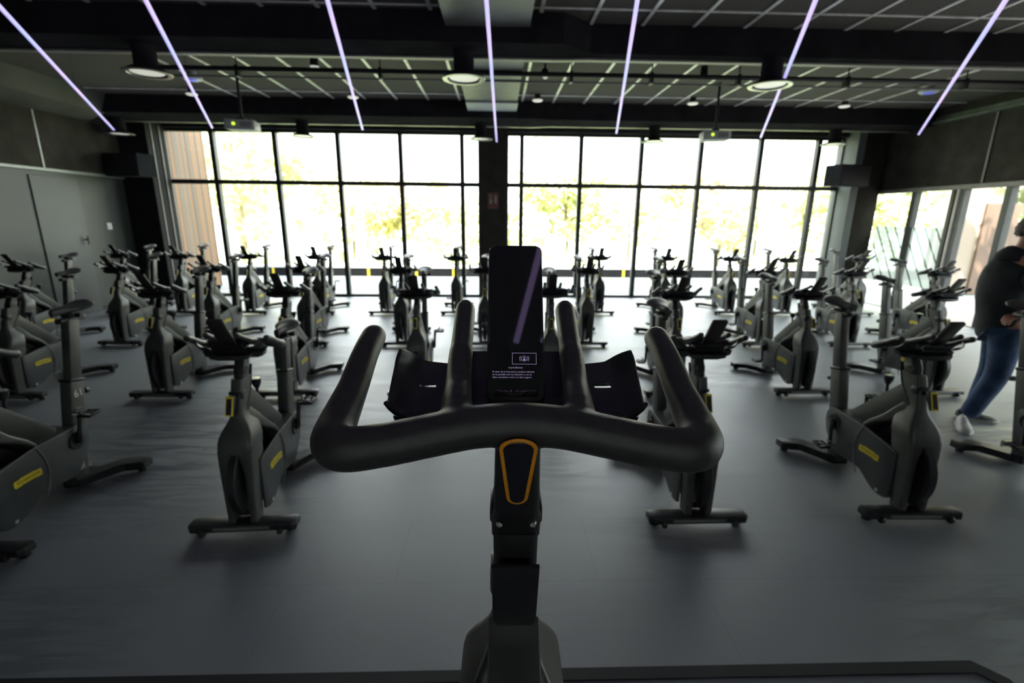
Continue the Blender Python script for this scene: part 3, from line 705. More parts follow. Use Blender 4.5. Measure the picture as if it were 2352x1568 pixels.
def build_bike():
    t = thing('exercise_bike', 'x', 'exercise bike')
    F, K = MT['frame'], MT['black']
    # front stabiliser
    bm = bmesh.new()
    prism(bm, [(-.29, -.030), (-.27, -.052), (.27, -.052), (.29, -.030), (.29, .030), (.27, .045), (-.27, .045), (-.29, .030)], .030, .072, 'z', .008, 2)
    fs = finish(bm, 'front_stabilizer', MT['satin'], t)
    for s in (-1, 1):
        bm = bmesh.new(); lathe(bm, [(.001, 0), (.026, 0), (.026, .022), (.016, .034), (.001, .034)], (s*.245, .012, 0), 20); finish(bm, 'foot', K, fs)
        bm = bmesh.new(); lathe(bm, [(.001, -.011), (.020, -.011), (.022, -.006), (.022, .006), (.020, .011), (.001, .011)], (s*.205, -.052, .034), 20, 'x'); finish(bm, 'transport_wheel', K, fs)
    bm = bmesh.new(); box(bm, -.15, .15, -.0535, -.0515, .044, .060, .0005); finish(bm, 'front_strip', mat('grey_strip', (.16, .16, .15), .5, noise=(20, .1)), fs, smooth=False)
    # rear stabiliser with swept wings
    bm = bmesh.new()
    prism(bm, [(-.05, .62), (.05, .62), (.085, .70), (.155, .825), (.175, .840), (.285, .842), (.295, .852), (.295, .935), (.285, .945), (.15, .942), (.10, .915), (.05, .80), (-.05, .80), (-.10, .915), (-.15, .942), (-.285, .945), (-.295, .935), (-.295, .852), (-.285, .842), (-.175, .840), (-.155, .825), (-.085, .70)], .026, .080, 'z', .008, 2)
    rs = finish(bm, 'rear_stabilizer', MT['satin'], t)
    for s in (-1, 1):
        bm = bmesh.new(); lathe(bm, [(.001, 0), (.026, 0), (.026, .022), (.016, .034), (.001, .034)], (s*.25, .893, 0), 20); finish(bm, 'foot', K, rs)
    # frame : two fork legs, bottle shaped hood, head sleeve
    bm = bmesh.new()
    for s in (-1, 1):
        rings = []
        for hx0, hx1, y0, y1, z in ((.040, .077, -.024, .070, .066), (.040, .079, -.024, .075, .16), (.041, .083, -.022, .095, .28), (.038, .086, -.018, .115, .36), (.028, .088, -.016, .13, .42), (.014, .089, -.014, .14, .46), (.002, .088, -.012, .15, .50)):
            rings.append([bm.verts.new((s*((hx0+hx1)/2+ (x if s > 0 else -x)), y, z)) for x, y in rrect(0, (y0+y1)/2, (hx1-hx0)/2, (y1-y0)/2, .010, 3)])
        m_ = len(rings[0])
        for a, b in zip(rings[:-1], rings[1:]):
            for k in range(m_): bm.faces.new([a[k], a[(k+1) % m_], b[(k+1) % m_], b[k]])
        bm.faces.new(rings[0]); bm.faces.new(rings[-1])
    loft(bm, [(.086, -.016, .150, .475, .020), (.0905, -.012, .155, .505, .022), (.0915, -.004, .165, .535, .024), (.086, .008, .175, .565, .026), (.074, .024, .185, .595, .028), (.058, .040, .190, .622, .028), (.043, .055, .190, .650, .024), (.0335, .066, .190, .680, .020), (.0305, .076, .194, .720, .014), (.030, .090, .208, .780, .012), (.030, .108, .232, .835, .012), (.030, .118, .242, .862, .012)])
    # arched flank running back from the neck to the cover
    sp_ = [((.135, .672), .036, .040), ((.150, .645), .048, .040), ((.170, .618), .062, .038), ((.198, .585), .076, .032), ((.235, .552), .086, .024), ((.28, .522), .0895, .018), ((.325, .490), .0905, .016), ((.362, .452), .0905, .015), ((.385, .405), .0905, .014)]
    rings = []
    for i, ((y, z), hx, ht) in enumerate(sp_):
        a = Vector(sp_[max(0, i-1)][0]); b = Vector(sp_[min(len(sp_)-1, i+1)][0]); d = (b-a).normalized(); nrm = Vector((-d.y, d.x))
        rings.append([bm.verts.new((x_, y+nrm.x*w_, z+nrm.y*w_)) for x_, w_ in rrect(0, 0, hx, ht, .012, 4)])
    for a, b in zip(rings[:-1], rings[1:]):
        for k in range(len(a)): bm.faces.new([a[k], a[(k+1) % len(a)], b[(k+1) % len(a)], b[k]])
    bm.faces.new(rings[0]); bm.faces.new(rings[-1])
    fr = finish(bm, 'frame', F, t)
    bm = bmesh.new(); prism(bm, [(.055, .50), (.08, .60), (.075, .60), (.045, .50)], -.02, .02, 'x'); bm.free()
    # down tube
    bm = bmesh.new(); prism(bm, [(.212, .787), (.12, .685), (.14, .655), (.42, .415), (.56, .43), (.575, .465)], -.036, .036, 'x', .007, 2)
    dtb = finish(bm, 'down_tube', F, t)
    # flywheel
    bm = bmesh.new(); lathe(bm, [(.02, -.024), (.06, -.020), (.19, -.012), (.200, -.024), (.228, -.024), (.234, -.018), (.234, .018), (.228, .024), (.200, .024), (.19, .012), (.06, .020), (.02, .024)], (0, .13, .295), 48, 'x')
    fwv = finish(bm, 'flywheel', MT['satin'], t)
    bm = bmesh.new(); cyl(bm, (-.05, .13, .295), (.05, .13, .295), .022); finish(bm, 'axle', MT['steel'], fwv)
    # drive cover (both flanks)
    bm = bmesh.new()
    pc = [(.07, .10), (.105, .083), (.15, .078), (.20, .088), (.245, .108), (.285, .135), (.32, .160), (.37, .163), (.42, .160), (.50, .155), (.56, .14), (.60, .16), (.69, .26), (.72, .34), (.715, .40), (.69, .435), (.65, .448), (.60, .447), (.355, .443), (.19, .422), (.10, .41), (.07, .40)]
    for s in (-1, 1):
        a, b = (.080, .0935) if s > 0 else (-.0935, -.080)
        prism(bm, pc, a, b, 'x', .004, 2)
    prism(bm, [(.40, .165), (.56, .145), (.60, .165), (.69, .265), (.715, .34), (.71, .40), (.65, .443), (.40, .44)], -.081, .081, 'x')
    dc = finish(bm, 'drive_cover', MT['frame2'], t)
    # round ridge and seam line on the cover
    bm = bmesh.new()
    for s in (-1, 1):
        arc = [(s*.0945, .13+.272*math.cos(R(a)), .285+.272*math.sin(R(a))) for a in range(-38, 38, 6)]
        tube(bm, arc, .0045, 8)
        tube(bm, [(s*.0945, .09, .400), (s*.0945, .20, .4215), (s*.0945, .355, .4425), (s*.0945, .64, .447)], .004, 8)
    finish(bm, 'cover_ridge', mat('lighter_ridge', (.16, .165, .155), .4, .3, noise=(20, .1)), dc)
    # badges with lettering
    for s in (-1, 1):
        bm = bmesh.new()
        prism(bm, [(-.085, -.016), (-.078, -.022), (-.045, -.022), (-.04, -.0185), (.045, -.0185), (.05, -.0225), (.078, -.022), (.085, -.016), (.085, .012), (.078, .018), (.05, .0185), (.045, .0225), (-.045, .0225), (-.05, .018), (-.078, .018), (-.085, .012)], 0, .0015, 'y')
        mt = Matrix.Translation((s*.0938, .275, .298)) @ Matrix.Rotation(R(90*s), 4, 'Z') @ Matrix.Rotation(R(4), 4, 'Y')
        bm.transform(Matrix.Translation((s*.0938, .275, .298)) @ Matrix.Rotation(R(90*s), 4, 'Z') @ Matrix.Scale(-1, 4, (0, 1, 0)))
        bd = finish(bm, 'badge', MT['yellow'], dc, smooth=False); bd['label'] = 'yellow badge with dark lettering'
        text_obj('lettering', 'TECHNOGYM', .023, MT['ink'], bd, Matrix.Translation((s*.0956, .275, .298)) @ Matrix.Rotation(R(90*s), 4, 'Z') @ Matrix.Rotation(R(90), 4, 'X'), extrude=.0002)
    # lower tip bolt
    bm = bmesh.new()
    for s in (-1, 1): cyl(bm, (s*.092, .155, .105), (s*.098, .155, .105), .012, n=16)
    finish(bm, 'cover_bolt', MT['steel'], dc)
    # seat tube sleeve
    def slanted(bm, y0, z0, y1, z1, hx, hy, bev):
        d = Vector((0, y1-y0, z1-z0)); L = d.length
        mtx = Matrix.Translation((0, y0, z0)) @ Matrix.Rotation(-math.atan2(y1-y0, z1-z0), 4, 'X')
        box(bm, -hx, hx, -hy, hy, 0, L, bev, 3, mtx)
    bm = bmesh.new(); slanted(bm, .665, .045, .790, .690, .036, .052, .008); st_ = finish(bm, 'seat_tube', F, t)
    bm = bmesh.new(); slanted(bm, .790, .688, .794, .708, .0385, .0545, .004); finish(bm, 'tube_collar', K, st_)
    bm = bmesh.new(); cyl(bm, (0, .80, .62), (0, .875, .60), .009); cyl(bm, (0, .862, .603), (0, .885, .598), .020); finish(bm, 'adjustment_knob', K, st_)
    bm = bmesh.new(); slanted(bm, .785, .62, .868, 1.045, .027, .040, .006); post = finish(bm, 'seat_post', F, t)
    # slider with saddle
    bm = bmesh.new(); box(bm, -.022, .022, .78, .97, 1.03, 1.062, .005); box(bm, -.03, .03, .84, .91, 1.055, 1.085, .006)
    cyl(bm, (-.06, .875, 1.072), (.06, .875, 1.072), .008); cyl(bm, (.04, .875, 1.072), (.072, .875, 1.072), .016)
    sl = finish(bm, 'seat_slider', MT['satin'], t)
    bm = bmesh.new()
    prof = [(.745, .014, 1.112), (.76, .021, 1.116), (.79, .025, 1.118), (.83, .032, 1.120), (.87, .047, 1.122), (.91, .070, 1.128), (.95, .082, 1.136), (.985, .080, 1.143), (1.005, .062, 1.143), (1.012, .035, 1.140)]
    rings = []
    for y, hw, zt in prof:
        ring = []
        for k in range(20):
            a = 2*math.pi*k/20; cx = math.cos(a); sz = math.sin(a)
            zz = zt + (.016*sz if sz > 0 else .034*sz) - .018*abs(cx)**2*(hw/.08) - .006*(1-abs(cx))*(hw/.08 if sz > 0 else 0)
            ring.append(bm.verts.new((hw*cx, y, zz)))
        rings.append(ring)
    for a, b in zip(rings[:-1], rings[1:]):
        for k in range(20): bm.faces.new([a[k], a[(k+1) % 20], b[(k+1) % 20], b[k]])
    bm.faces.new(rings[0]); bm.faces.new(rings[-1])
    seat = finish(bm, 'seat', MT['seat'], t)
    # cranks and pedals
    bm = bmesh.new(); cyl(bm, (-.112, .62, .36), (.112, .62, .36), .020); cyl(bm, (.094, .62, .36), (.100, .62, .36), .055, n=28); cyl(bm, (-.100, .62, .36), (-.094, .62, .36), .055, n=28)
    finish(bm, 'crank_axle', MT['satin'], t)
    for s in (-1, 1):
        a0 = R(80); d = Vector((0, math.cos(a0), math.sin(a0)))*(s*.168)
        c = Vector((s*.112, .62, .36)); e = c+d+Vector((s*.012, 0, 0))
        bm = bmesh.new(); tube(bm, [c, c.lerp(e, .5), e], [.017, .013, .014], 14, sx=.7, round_end=(True, True))
        ca = finish(bm, 'crank_arm', MT['satin'], t)
        bm = bmesh.new(); px_ = e + Vector((s*.055, 0, 0))
        cyl(bm, e, px_ + Vector((s*.03, 0, 0)), .008)
        box(bm, px_.x-.038, px_.x+.038, px_.y-.048, px_.y-.036, px_.z-.010, px_.z+.012, .003)
        box(bm, px_.x-.038, px_.x+.038, px_.y+.036, px_.y+.048, px_.z-.010, px_.z+.012, .003)
        box(bm, px_.x-.040, px_.x-.030, px_.y-.045, px_.y+.045, px_.z-.008, px_.z+.010, .003)
        box(bm, px_.x+.030, px_.x+.040, px_.y-.045, px_.y+.045, px_.z-.008, px_.z+.010, .003)
        box(bm, px_.x-.014, px_.x+.014, px_.y-.04, px_.y+.04, px_.z-.007, px_.z+.009, .003)
        pd = finish(bm, 'pedal', K, t)
        bm = bmesh.new()
        tube(bm, spline([px_+Vector((-.036, -.04, .008)), px_+Vector((-.034, -.085, .030)), px_+Vector((0, -.10, .045)), px_+Vector((.034, -.085, .030)), px_+Vector((.036, -.04, .008))], 5), .0042, 8)
        tube(bm, spline([px_+Vector((0, -.10, .045)), px_+Vector((0, -.085, .062)), px_+Vector((0, -.045, .058))], 5), .005, 8)
        finish(bm, 'toe_cage', K, pd)
    # resistance knob
    bm = bmesh.new(); cyl(bm, (0, .345, .665), (0, .352, .745), .009); lathe(bm, [(.001, 0), (.015, 0), (.026, .028), (.028, .05), (.001, .052)], (0, .352, .735), 24)
    kn = finish(bm, 'resistance_knob', K, t)
    bm = bmesh.new(); lathe(bm, [(.001, 0), (.022, 0), (.022, .004), (.001, .005)], (0, .352, .787), 24); finish(bm, 'knob_cap', MT['steel'], kn)
    # height lever with yellow edge on the front of the head
    bm = bmesh.new(); cyl(bm, (0, .125, .775), (0, .05, .765), .011); prism(bm, [(.06, .795), (.03, .795), (-.005, .70), (.012, .692), (.055, .76)], -.017, .017, 'x', .005, 2)
    lv = finish(bm, 'height_lever', K, t)
    bm = bmesh.new(); prism(bm, [(.028, .797), (.022, .795), (-.011, .70), (-.004, .697)], -.0185, .0185, 'x', .0015, 1); cc = bmesh.new(); prism(cc, [(.0235, .788), (.019, .787), (-.0115, .709), (-.007, .707)], -.0135, .0135, 'x', .001, 1); finish(cc, 'lever_inset', MT['inset'], lv); e = finish(bm, 'lever_edge', MT['yellow'], lv); e['label'] = 'yellow edge'
    bm = bmesh.new(); box(bm, -.036, .036, .09, .14, .755, .80, .005); finish(bm, 'lever_clamp', MT['satin'], lv)
    # --- everything that rises with the handlebar
    bm = bmesh.new(); loft(bm, [(.0285, .120, .188, .72, .010), (.0285, .150, .232, .86, .010), (.0285, .178, .250, .945, .010)])
    hp = finish(bm, 'handlebar_post', MT['satin'], t)
    # dark apron with a rounded foot on the rider side of the head
    bm = bmesh.new(); prism(bm, [(-.030, .145), (-.030, .025), (-.026, .010), (-.016, .002), (0, 0), (.016, .002), (.026, .010), (.030, .025), (.030, .145)], 0, .008, 'y', .002, 2)
    bm.transform(Matrix.Translation((0, .2105, .772)) @ Matrix.Rotation(-math.atan2(.048, .142), 4, 'X')); finish(bm, 'head_apron', MT['black'], fr)
    bm = bmesh.new()
    # clamp box + tapered stem up to the bar (rider side)
    loft(bm, [(.0305, .182, .246, .940, .008), (.0305, .186, .260, .975, .008), (.0275, .190, .268, .985, .008), (.0275, .200, .272, 1.01, .010), (.0262, .220, .284, 1.05, .012), (.0252, .245, .300, 1.092, .016), (.023, .262, .302, 1.110, .018)])
    box(bm, .0275, .0325, .20, .25, .962, .985, .003); box(bm, -.0325, -.0275, .20, .25, .962, .985, .003)
    stem = finish(bm, 'stem', MT['satin'], t)
    bm = bmesh.new()
    for s in (-1, 1): lathe(bm, [(.001, .255), (.0042, .255), (.0050, .2585), (.0035, .2625), (.001, .263)], (s*.0205, 0, .968), 16, 'y')
    finish(bm, 'clamp_bolt', MT['steel'], stem)
    # tapered ring plate
    def tear(sc, off=0):
        hw1, hw0 = .0205+sc, .0125+sc; ht, hb = .050, -.052
        out = []
        for k in range(13): a = R(180*k/12); out.append((hw1*math.cos(a), ht-.012+ (hw1*.75)*math.sin(a)))
        for k in range(13): a = R(180+180*k/12); out.append((hw0*math.cos(a), hb+.010+hw0*math.sin(a)))
        return out
    pl = Matrix.Translation((0, .2945, 1.058)) @ Matrix.Rotation(R(-21), 4, 'X')
    for nm, sc, d0, d1, mm_ in (('ring_edge', 0, 0, .0030, MT['orange']), ('ring_inset', -.0042, .0028, .0040, MT['inset'])):
        bm = bmesh.new(); prism(bm, tear(sc), d0, d1, 'y', .0008, 1); bm.transform(pl)
        e = finish(bm, nm, mm_, stem)
        if nm == 'ring_edge': e['label'] = 'orange tapered ring'
    hb = link(HB, 'handlebar', MT['grip'], t)
    # tray
    bm = bmesh.new(); nx, ny = 44, 16
    grid = {}
    for j in range(ny+1):
        v = j/ny
        for i in range(nx+1):
            u = i/nx*2-1; au = abs(u)
            x = u*.166*(1-.02*v) ; 
            y = .205 - v*.112 + .030*v*max(0, (au-.84)/.16)**2.5 - .008*(1-v)*max(0, (au-.9)/.1)**2; x *= 1-.03*max(0, (v-.85)/.15)**2*au**6
            z = 1.072 + v*.045
            rimx = max(0, (au-.80)/.20)**1.6; z += rimx*(.020+.004*v)
            z += .010*max(0, (v-.82)/.18)**1.5*(0.3+.7*min(1, max(0, (au-.5)/.4)))
            z += .012*max(0, (.14-v)/.14)
            z -= .014*max(0, min(1, (.56-au)/.08))
            grid[i, j] = bm.verts.new((x, y, z))
    for j in range(ny):
        for i in range(nx):
            uc = abs((i+.5)/nx*2-1); vc = (j+.5)/ny
            if .70 < uc < .80 and .64 < vc < .70: continue
            bm.faces.new([grid[i, j], grid[i+1, j], grid[i+1, j+1], grid[i, j+1]])
    bm.normal_update()
    if sum(f.normal.z for f in bm.faces) < 0: bmesh.ops.reverse_faces(bm, faces=bm.faces)
    me0 = bpy.data.meshes.new('tr'); bm.to_mesh(me0); bm.free(); o = bpy.data.objects.new('tr', me0); C.objects.link(o)
    me = bake(o, [('SOLIDIFY', dict(thickness=.006, offset=-1)), ('BEVEL', dict(width=.002, segments=2))]); stash(o)
    tr_ = link(me, 'tray', K, t)
    bm = bmesh.new(); prism(bm, [(.158, 1.066), (.084, 1.1375), (.080, 1.133), (.130, 1.066)], -.084, .084, 'x', .002, 1); box(bm, -.084, .084, .10, .20, 1.060, 1.074, .004)
    finish(bm, 'centre_holder', K, tr_)
    bm = bmesh.new(); prism(bm, [(-.104, 1.074), (-.095, 1.052), (-.05, 1.046), (.05, 1.046), (.095, 1.052), (.104, 1.074)], .095, .195, 'y', .006, 2); prism(bm, [(-.158, 1.082), (-.150, 1.056), (-.125, 1.046), (.125, 1.046), (.150, 1.056), (.158, 1.082)], .152, .202, 'y', .004, 1); finish(bm, 'tray_base', K, tr_)
    # console
    con = bmesh.new(); Hc = .246; Wc = .0405
    prism(con, [(x, z) for x, z in rrect(0, Hc/2, Wc, Hc/2, .009, 5)], -.007, .007, 'y', .0018, 2)
    cm = Matrix.Translation((0, .148, 1.081)) @ Matrix.Rotation(R(34.5), 4, 'X')
    con.transform(cm); cn = finish(con, 'console', mat('console_rim', (.05, .048, .04), .28, .5, noise=(20, .1)), t)
    bm = bmesh.new(); prism(bm, [(x, z) for x, z in rrect(0, Hc/2, Wc-.0016, Hc/2-.0016, .008, 5)], .0068, .0082, 'y', .0006, 1); bm.transform(cm)
    scn = finish(bm, 'screen', MT['screen'], cn)
    bm = bmesh.new(); box(bm, -.031, .031, -.001, .0085, .006, .018, .002); bm.transform(cm); finish(bm, 'lower_slot', MT['screen'], cn)
    t['_cm'] = 0; del t['_cm']
    return t, cm, scn

HB = build_handlebar_mesh()
RISE = ('handlebar_post', 'stem', 'handlebar', 'tray', 'console')
SEATP = ('seat_post', 'seat_slider', 'seat')
def kind_of(o): return o.name.split('.')[0]
def set_heights(b, dz, ds):
    for ch in b.children:
        k = kind_of(ch)
        if k in RISE: ch.location = (0, dz*.36, dz)
        elif k in SEATP: ch.location = (0, ds*.195, ds)

inst, CM, scn = build_bike()
ROWS = [
 ('front', 0, [(-2.70, 2.22, 1, .03), (-1.415, 2.42, 2.5, -.13), (1.165, 2.45, 0, .02), (2.46, 2.47, 0, .04), (3.86, 2.44, 0, .02)]),
 ('second', 0, [(-4.60, 4.46, 0, 0), (-3.24, 4.50, 1, .03), (-2.05, 4.52, 2, .02), (-.78, 4.50, 3, .04), (.52, 4.50, -3, .04), (1.76, 4.50, -1, .02), (3.11, 4.55, 0, -.02), (4.45, 4.52, 0, -.03)]),
 ('third', 0, [(-6.25, 6.40, 0, .02), (-5.08, 6.47, 0, .03), (-3.86, 6.46, 0, .02), (-2.60, 6.46, 0, .03), (-1.31, 6.46, 1, .03), (-.17, 6.46, 0, .03), (1.24, 6.47, 0, .03), (2.47, 6.47, 0, .02), (3.72, 6.46, 0, .03), (4.98, 6.47, 0, .02), (6.17, 6.44, 0, .02)]),
 ('back', 0, [(-6.62, 8.62, 0, .02), (-5.60, 8.62, 0, .04), (-4.42, 8.65, 0, .04), (-3.22, 8.66, 0, .04), (-2.04, 8.69, 1, .04), (-.75, 8.71, 0, .04), (1.88, 8.76, 0, .03), (3.10, 8.75, 0, .04), (4.34, 8.78, 0, .03), (5.38, 8.74, 0, .03), (6.75, 8.72, 0, .03)]),
]
LAB = {
 'front': ['exercise bike at the left picture edge, front row, numbered 61 on its seat tube', 'exercise bike in the front row just left of the foreground handlebar, low seat', 'exercise bike in the front row right behind the right end of the foreground handlebar', 'exercise bike in the front row to the right, whole flank and yellow badge in view', 'exercise bike cut off by the right picture edge beside the standing person'],
 'second': ['exercise bike at the left picture edge behind the bike numbered 61', 'exercise bike in the second row, behind and left of the low-seated front bike', 'exercise bike in the second row, partly hidden behind the low-seated front bike', 'exercise bike seen just left of the foreground console, second row', 'exercise bike seen just right of the foreground console, second row', 'exercise bike in the second row, straight behind the front bike right of the foreground handlebar', 'exercise bike in the second row between the two whole front bikes on the right', 'exercise bike in the second row just left of the standing person'],
 'third': ['exercise bike in the third row at the far left beside the grey wall', 'exercise bike in the third row, second from the left wall', 'exercise bike in the third row, third from the left wall', 'exercise bike in the third row, fourth from the left wall', 'exercise bike in the third row, seen between the two left horns of the foreground handlebar', 'exercise bike in the third row in front of the middle column, beside the console', 'exercise bike in the third row, first one right of the foreground console', 'exercise bike in the third row, second one right of the foreground console', 'exercise bike in the third row, third one right of the foreground console', 'exercise bike in the third row in front of the right dark column', 'exercise bike in the third row nearest the glazed partition on the right'],
 'back': ['exercise bike in the back row beside the left dark column', 'exercise bike in the back row in front of the wood-clad wall outside', 'exercise bike in the back row before the second window bay', 'exercise bike in the back row before the third window bay', 'exercise bike in the back row before the fourth window bay', 'exercise bike in the back row just left of the middle column', 'exercise bike in the back row, first one right of the middle column', 'exercise bike in the back row, second one right of the middle column', 'exercise bike in the back row, third one right of the middle column', 'exercise bike in the back row, fourth one right of the middle column', 'exercise bike in the back row before the right dark column'],
}
rnd = random.Random(5)
bikes = {}
for r, _, lst in ROWS:
    for i, (x, y, rz, ds) in enumerate(lst):
        b = copy_tree(inst)
        b.location = (x, y, 0); b.rotation_euler = (0, 0, R(rz + rnd.uniform(-1.2, 1.2)))
        tag(b, LAB[r][i], 'exercise bike', 'exercise bikes standing in rows on the studio floor')
        set_heights(b, -.075 + rnd.uniform(-.012, .012), ds)
        bikes[r, i] = b
# number and label on the nearest bike at the left
for ch in bikes['front', 0].children:
    if kind_of(ch) == 'seat_tube':
        text_obj('number_decal', '61', .07, MT['white'], ch, Matrix.Translation((.0372, .774, .615)) @ Matrix.Rotation(R(90), 4, 'Z') @ Matrix.Rotation(R(90), 4, 'X'), extrude=.0003)
        bm = bmesh.new(); box(bm, .0362, .0368, .655, .705, .13, .22, .0002); finish(bm, 'white_label', mat('pale_label', (.42, .43, .40), .5, noise=(60, .1)), ch, smooth=False)

# the instructor's bike on the low stage
STAGE = .40
inst.location = (.028, .775, STAGE); inst.rotation_euler = (0, 0, R(180-1.0))
tag(inst, 'exercise bike in the foreground on the stage, black handlebar with horns, lit console', 'exercise bike')
set_heights(inst, 0, 0)
def scr(x, z, d=.0084): return CM @ Matrix.Translation((x, d, z)) @ Matrix.Rotation(R(180), 4, 'Z') @ Matrix.Rotation(R(90), 4, 'X')
for s, x, z, sz, sp_ in (('mywellness', .000, .0487, .0042, 1.05),):
    text_obj('screen_text', s, sz, MT['lcd'], scn, scr(x, z), spacing=sp_)
for k, s in enumerate(('El valor de la frecuencia cardiaca indicado', 'en la pantalla solo es indicativo y no se', 'debe considerar como un dato seguro.')):
    text_obj('screen_text', s, .0036, MT['lcd'], scn, scr(.0325, .0425-k*.0040), align='LEFT', spacing=.98)
bm = bmesh.new()
def frame2d(bm, x0, x1, z0, z1, t_):
    for a in ((x0, x1, z0, z0+t_), (x0, x1, z1-t_, z1), (x0, x0+t_, z0, z1), (x1-t_, x1, z0, z1)):
        bm.faces.new([bm.verts.new((a[i], a[j], 0)) for i, j in ((0, 2), (1, 2), (1, 3), (0, 3))])
frame2d(bm, -.0295, .0050, -.0085, .0085, .0006)
def arc2d(bm, cx, cz, r0, r1, a0, a1, n=16):
    p = [(math.cos(R(a0+(a1-a0)*k/n)), math.sin(R(a0+(a1-a0)*k/n))) for k in range(n+1)]
    for a, b in zip(p[:-1], p[1:]): bm.faces.new([bm.verts.new((cx+r*q_[0], cz+r*q_[1], 0)) for r, q_ in ((r0, a), (r1, a), (r1, b), (r0, b))])
cx = -.01225
arc2d(bm, cx, 0, .0036, .0041, 0, 360, 32); arc2d(bm, cx, .0009, .0001, .0012, 0, 360); arc2d(bm, cx, -.0026, .0001, .0021, 0, 180)
for a0 in (-35, 145):
    arc2d(bm, cx, 0, .0052, .0056, a0, a0+70); arc2d(bm, cx, 0, .0066, .0070, a0, a0+70)
bm.transform(scr(0, .0620) @ Matrix.Scale(-1, 4, (1, 0, 0)) @ Matrix.Rotation(0, 4, 'X'))
finish(bm, 'login_symbol', MT['lcd'], scn, smooth=False)

# stage under the foreground bike
bm = bmesh.new(); box(bm, -3.2, 1.50, YB, 1.14, 0, STAGE-.004, .0)
sg_ = struct(finish(bm, 'stage', MT['floor'], smooth=False))
bm = bmesh.new(); prism(bm, [(-3.24, 1.135), (1.46, 1.135), (1.50, 1.09), (1.50, YB), (1.54, YB), (1.54, 1.11), (1.48, 1.175), (-3.24, 1.175)], STAGE-.03, STAGE+.003, 'z', .002, 1)
finish(bm, 'stage_edge', mat('black_edge_strip', (.012, .013, .015), .5, noise=(20, .2)), sg_, smooth=False)
# ================================================================== THE PERSON
PY, PX_ = 3.78, 4.28
def skin(name, chain, m, parent, sub=2, extra=None):
    """chain: list of (parent index or -1, (x,y,z), radius[, radius2])"""
    me = bpy.data.meshes.new(name)
    me.from_pydata([c[1] for c in chain], [(c[0], i) for i, c in enumerate(chain) if c[0] >= 0], [])
    o = bpy.data.objects.new(name, me); C.objects.link(o)
    md = o.modifiers.new('s', 'SKIN'); md.use_smooth_shade = True
    for i, c in enumerate(chain):
        sv = me.skin_vertices[0].data[i]; sv.radius = (c[2], c[3] if len(c) > 3 else c[2]); sv.use_root = (i == 0)
    md2 = o.modifiers.new('u', 'SUBSURF'); md2.levels = sub; md2.render_levels = sub
    bpy.context.view_layer.update()
    me2 = bpy.data.meshes.new_from_object(o.evaluated_get(bpy.context.evaluated_depsgraph_get()))
    bpy.data.objects.remove(o)
    return link(me2, name, m, parent)

SKIN = mat('skin', (.42, .20, .13), .55, noise=(25, .12)); DENIM = mat('blue_denim', (.045, .085, .17), .85, noise=(9, .45), bump=(500, .4))
JACK = mat('dark_jacket', (.030, .036, .036), .9, noise=(7, .35), bump=(60, .5)); HAIR = mat('greying_hair', (.09, .075, .065), .8, noise=(70, .4), bump=(400, .6))
SHOE = mat('pale_shoe', (.45, .45, .42), .6, noise=(30, .35)); SHOE2 = mat('dark_shoe', (.05, .05, .05), .6, noise=(30, .3)); SOLE = mat('light_sole', (.5, .48, .42), .7, noise=(30, .1))
pn = thing('person', 'person in dark jacket and blue jeans leaning over a bike saddle at the right edge', 'person', (PX_, PY, 0))
def V(x, y, z): return (x-PX_, y-PY, z)
hipc = V(4.27, 3.86, .95)
body = [(-1, hipc, .14, .12), (0, V(4.24, 3.86, 1.12), .14, .12), (1, V(4.22, 3.85, 1.30), .16, .13), (2, V(4.27, 3.83, 1.44), .14, .12), (3, V(4.19, 3.80, 1.515), .062), (4, V(4.205, 3.775, 1.565), .070, .075), (5, V(4.21, 3.765, 1.635), .088, .100), (6, V(4.205, 3.77, 1.71), .078, .088), (7, V(4.20, 3.775, 1.752), .045, .05),
        # near arm (5 joints), hand palm
        (3, V(4.18, 3.66, 1.40), .075), (9, V(4.20, 3.56, 1.24), .055), (10, V(4.19, 3.49, 1.11), .046), (11, V(4.06, 3.48, 1.075), .036), (12, V(3.94, 3.475, 1.05), .028), (13, V(3.905, 3.475, 1.043), .034, .020),
        # far arm
        (3, V(4.34, 4.00, 1.40), .075), (15, V(4.46, 4.04, 1.18), .055), (16, V(4.58, 3.98, 1.05), .045), (17, V(4.68, 3.88, 1.00), .032), (18, V(4.72, 3.82, .98), .035, .02),
        # legs
        (0, V(4.23, 3.78, .86), .105), (20, V(4.19, 3.73, .50), .066), (21, V(4.10, 3.74, .30), .055), (22, V(4.045, 3.77, .10), .042),
        (0, V(4.33, 3.93, .86), .105), (24, V(4.34, 3.93, .50), .066), (25, V(4.31, 3.93, .30), .055), (26, V(4.27, 3.93, .10), .042)]
bd = skin('body', body, SKIN, pn)
def hand(base, fdir, side, down, name_parent, th=1):
    f = Vector(fdir).normalized(); s = Vector(side).normalized(); d = Vector(down).normalized(); B = Vector(base)
    for k, (off, L) in enumerate(((-.030, .070), (-.010, .080), (.011, .075), (.031, .060))):
        p0 = B + s*off; p1 = p0 + f*L*.45 + d*L*.10; p2 = p1 + f*L*.28 + d*L*.30; p3 = p2 + f*L*.08 + d*L*.34
        skin('finger', [(-1, tuple(p0 - f*.02), .0095), (0, tuple(p1), .0092), (1, tuple(p2), .0085), (2, tuple(p3), .0070)], SKIN, name_parent, 2)
    p0 = B - f*.035 - s*.034*th; p1 = p0 - s*.022*th + f*.028 + d*.008; p2 = p1 + f*.026 - s*.006*th + d*.014
    skin('thumb', [(-1, tuple(p0), .0115), (0, tuple(p1), .010), (1, tuple(p2), .008)], SKIN, name_parent, 2)
hand(V(3.895, 3.475, 1.041), (-.92, -.05, -.15), (0.0, 1, .10), (.05, 0, -1), bd, 1)
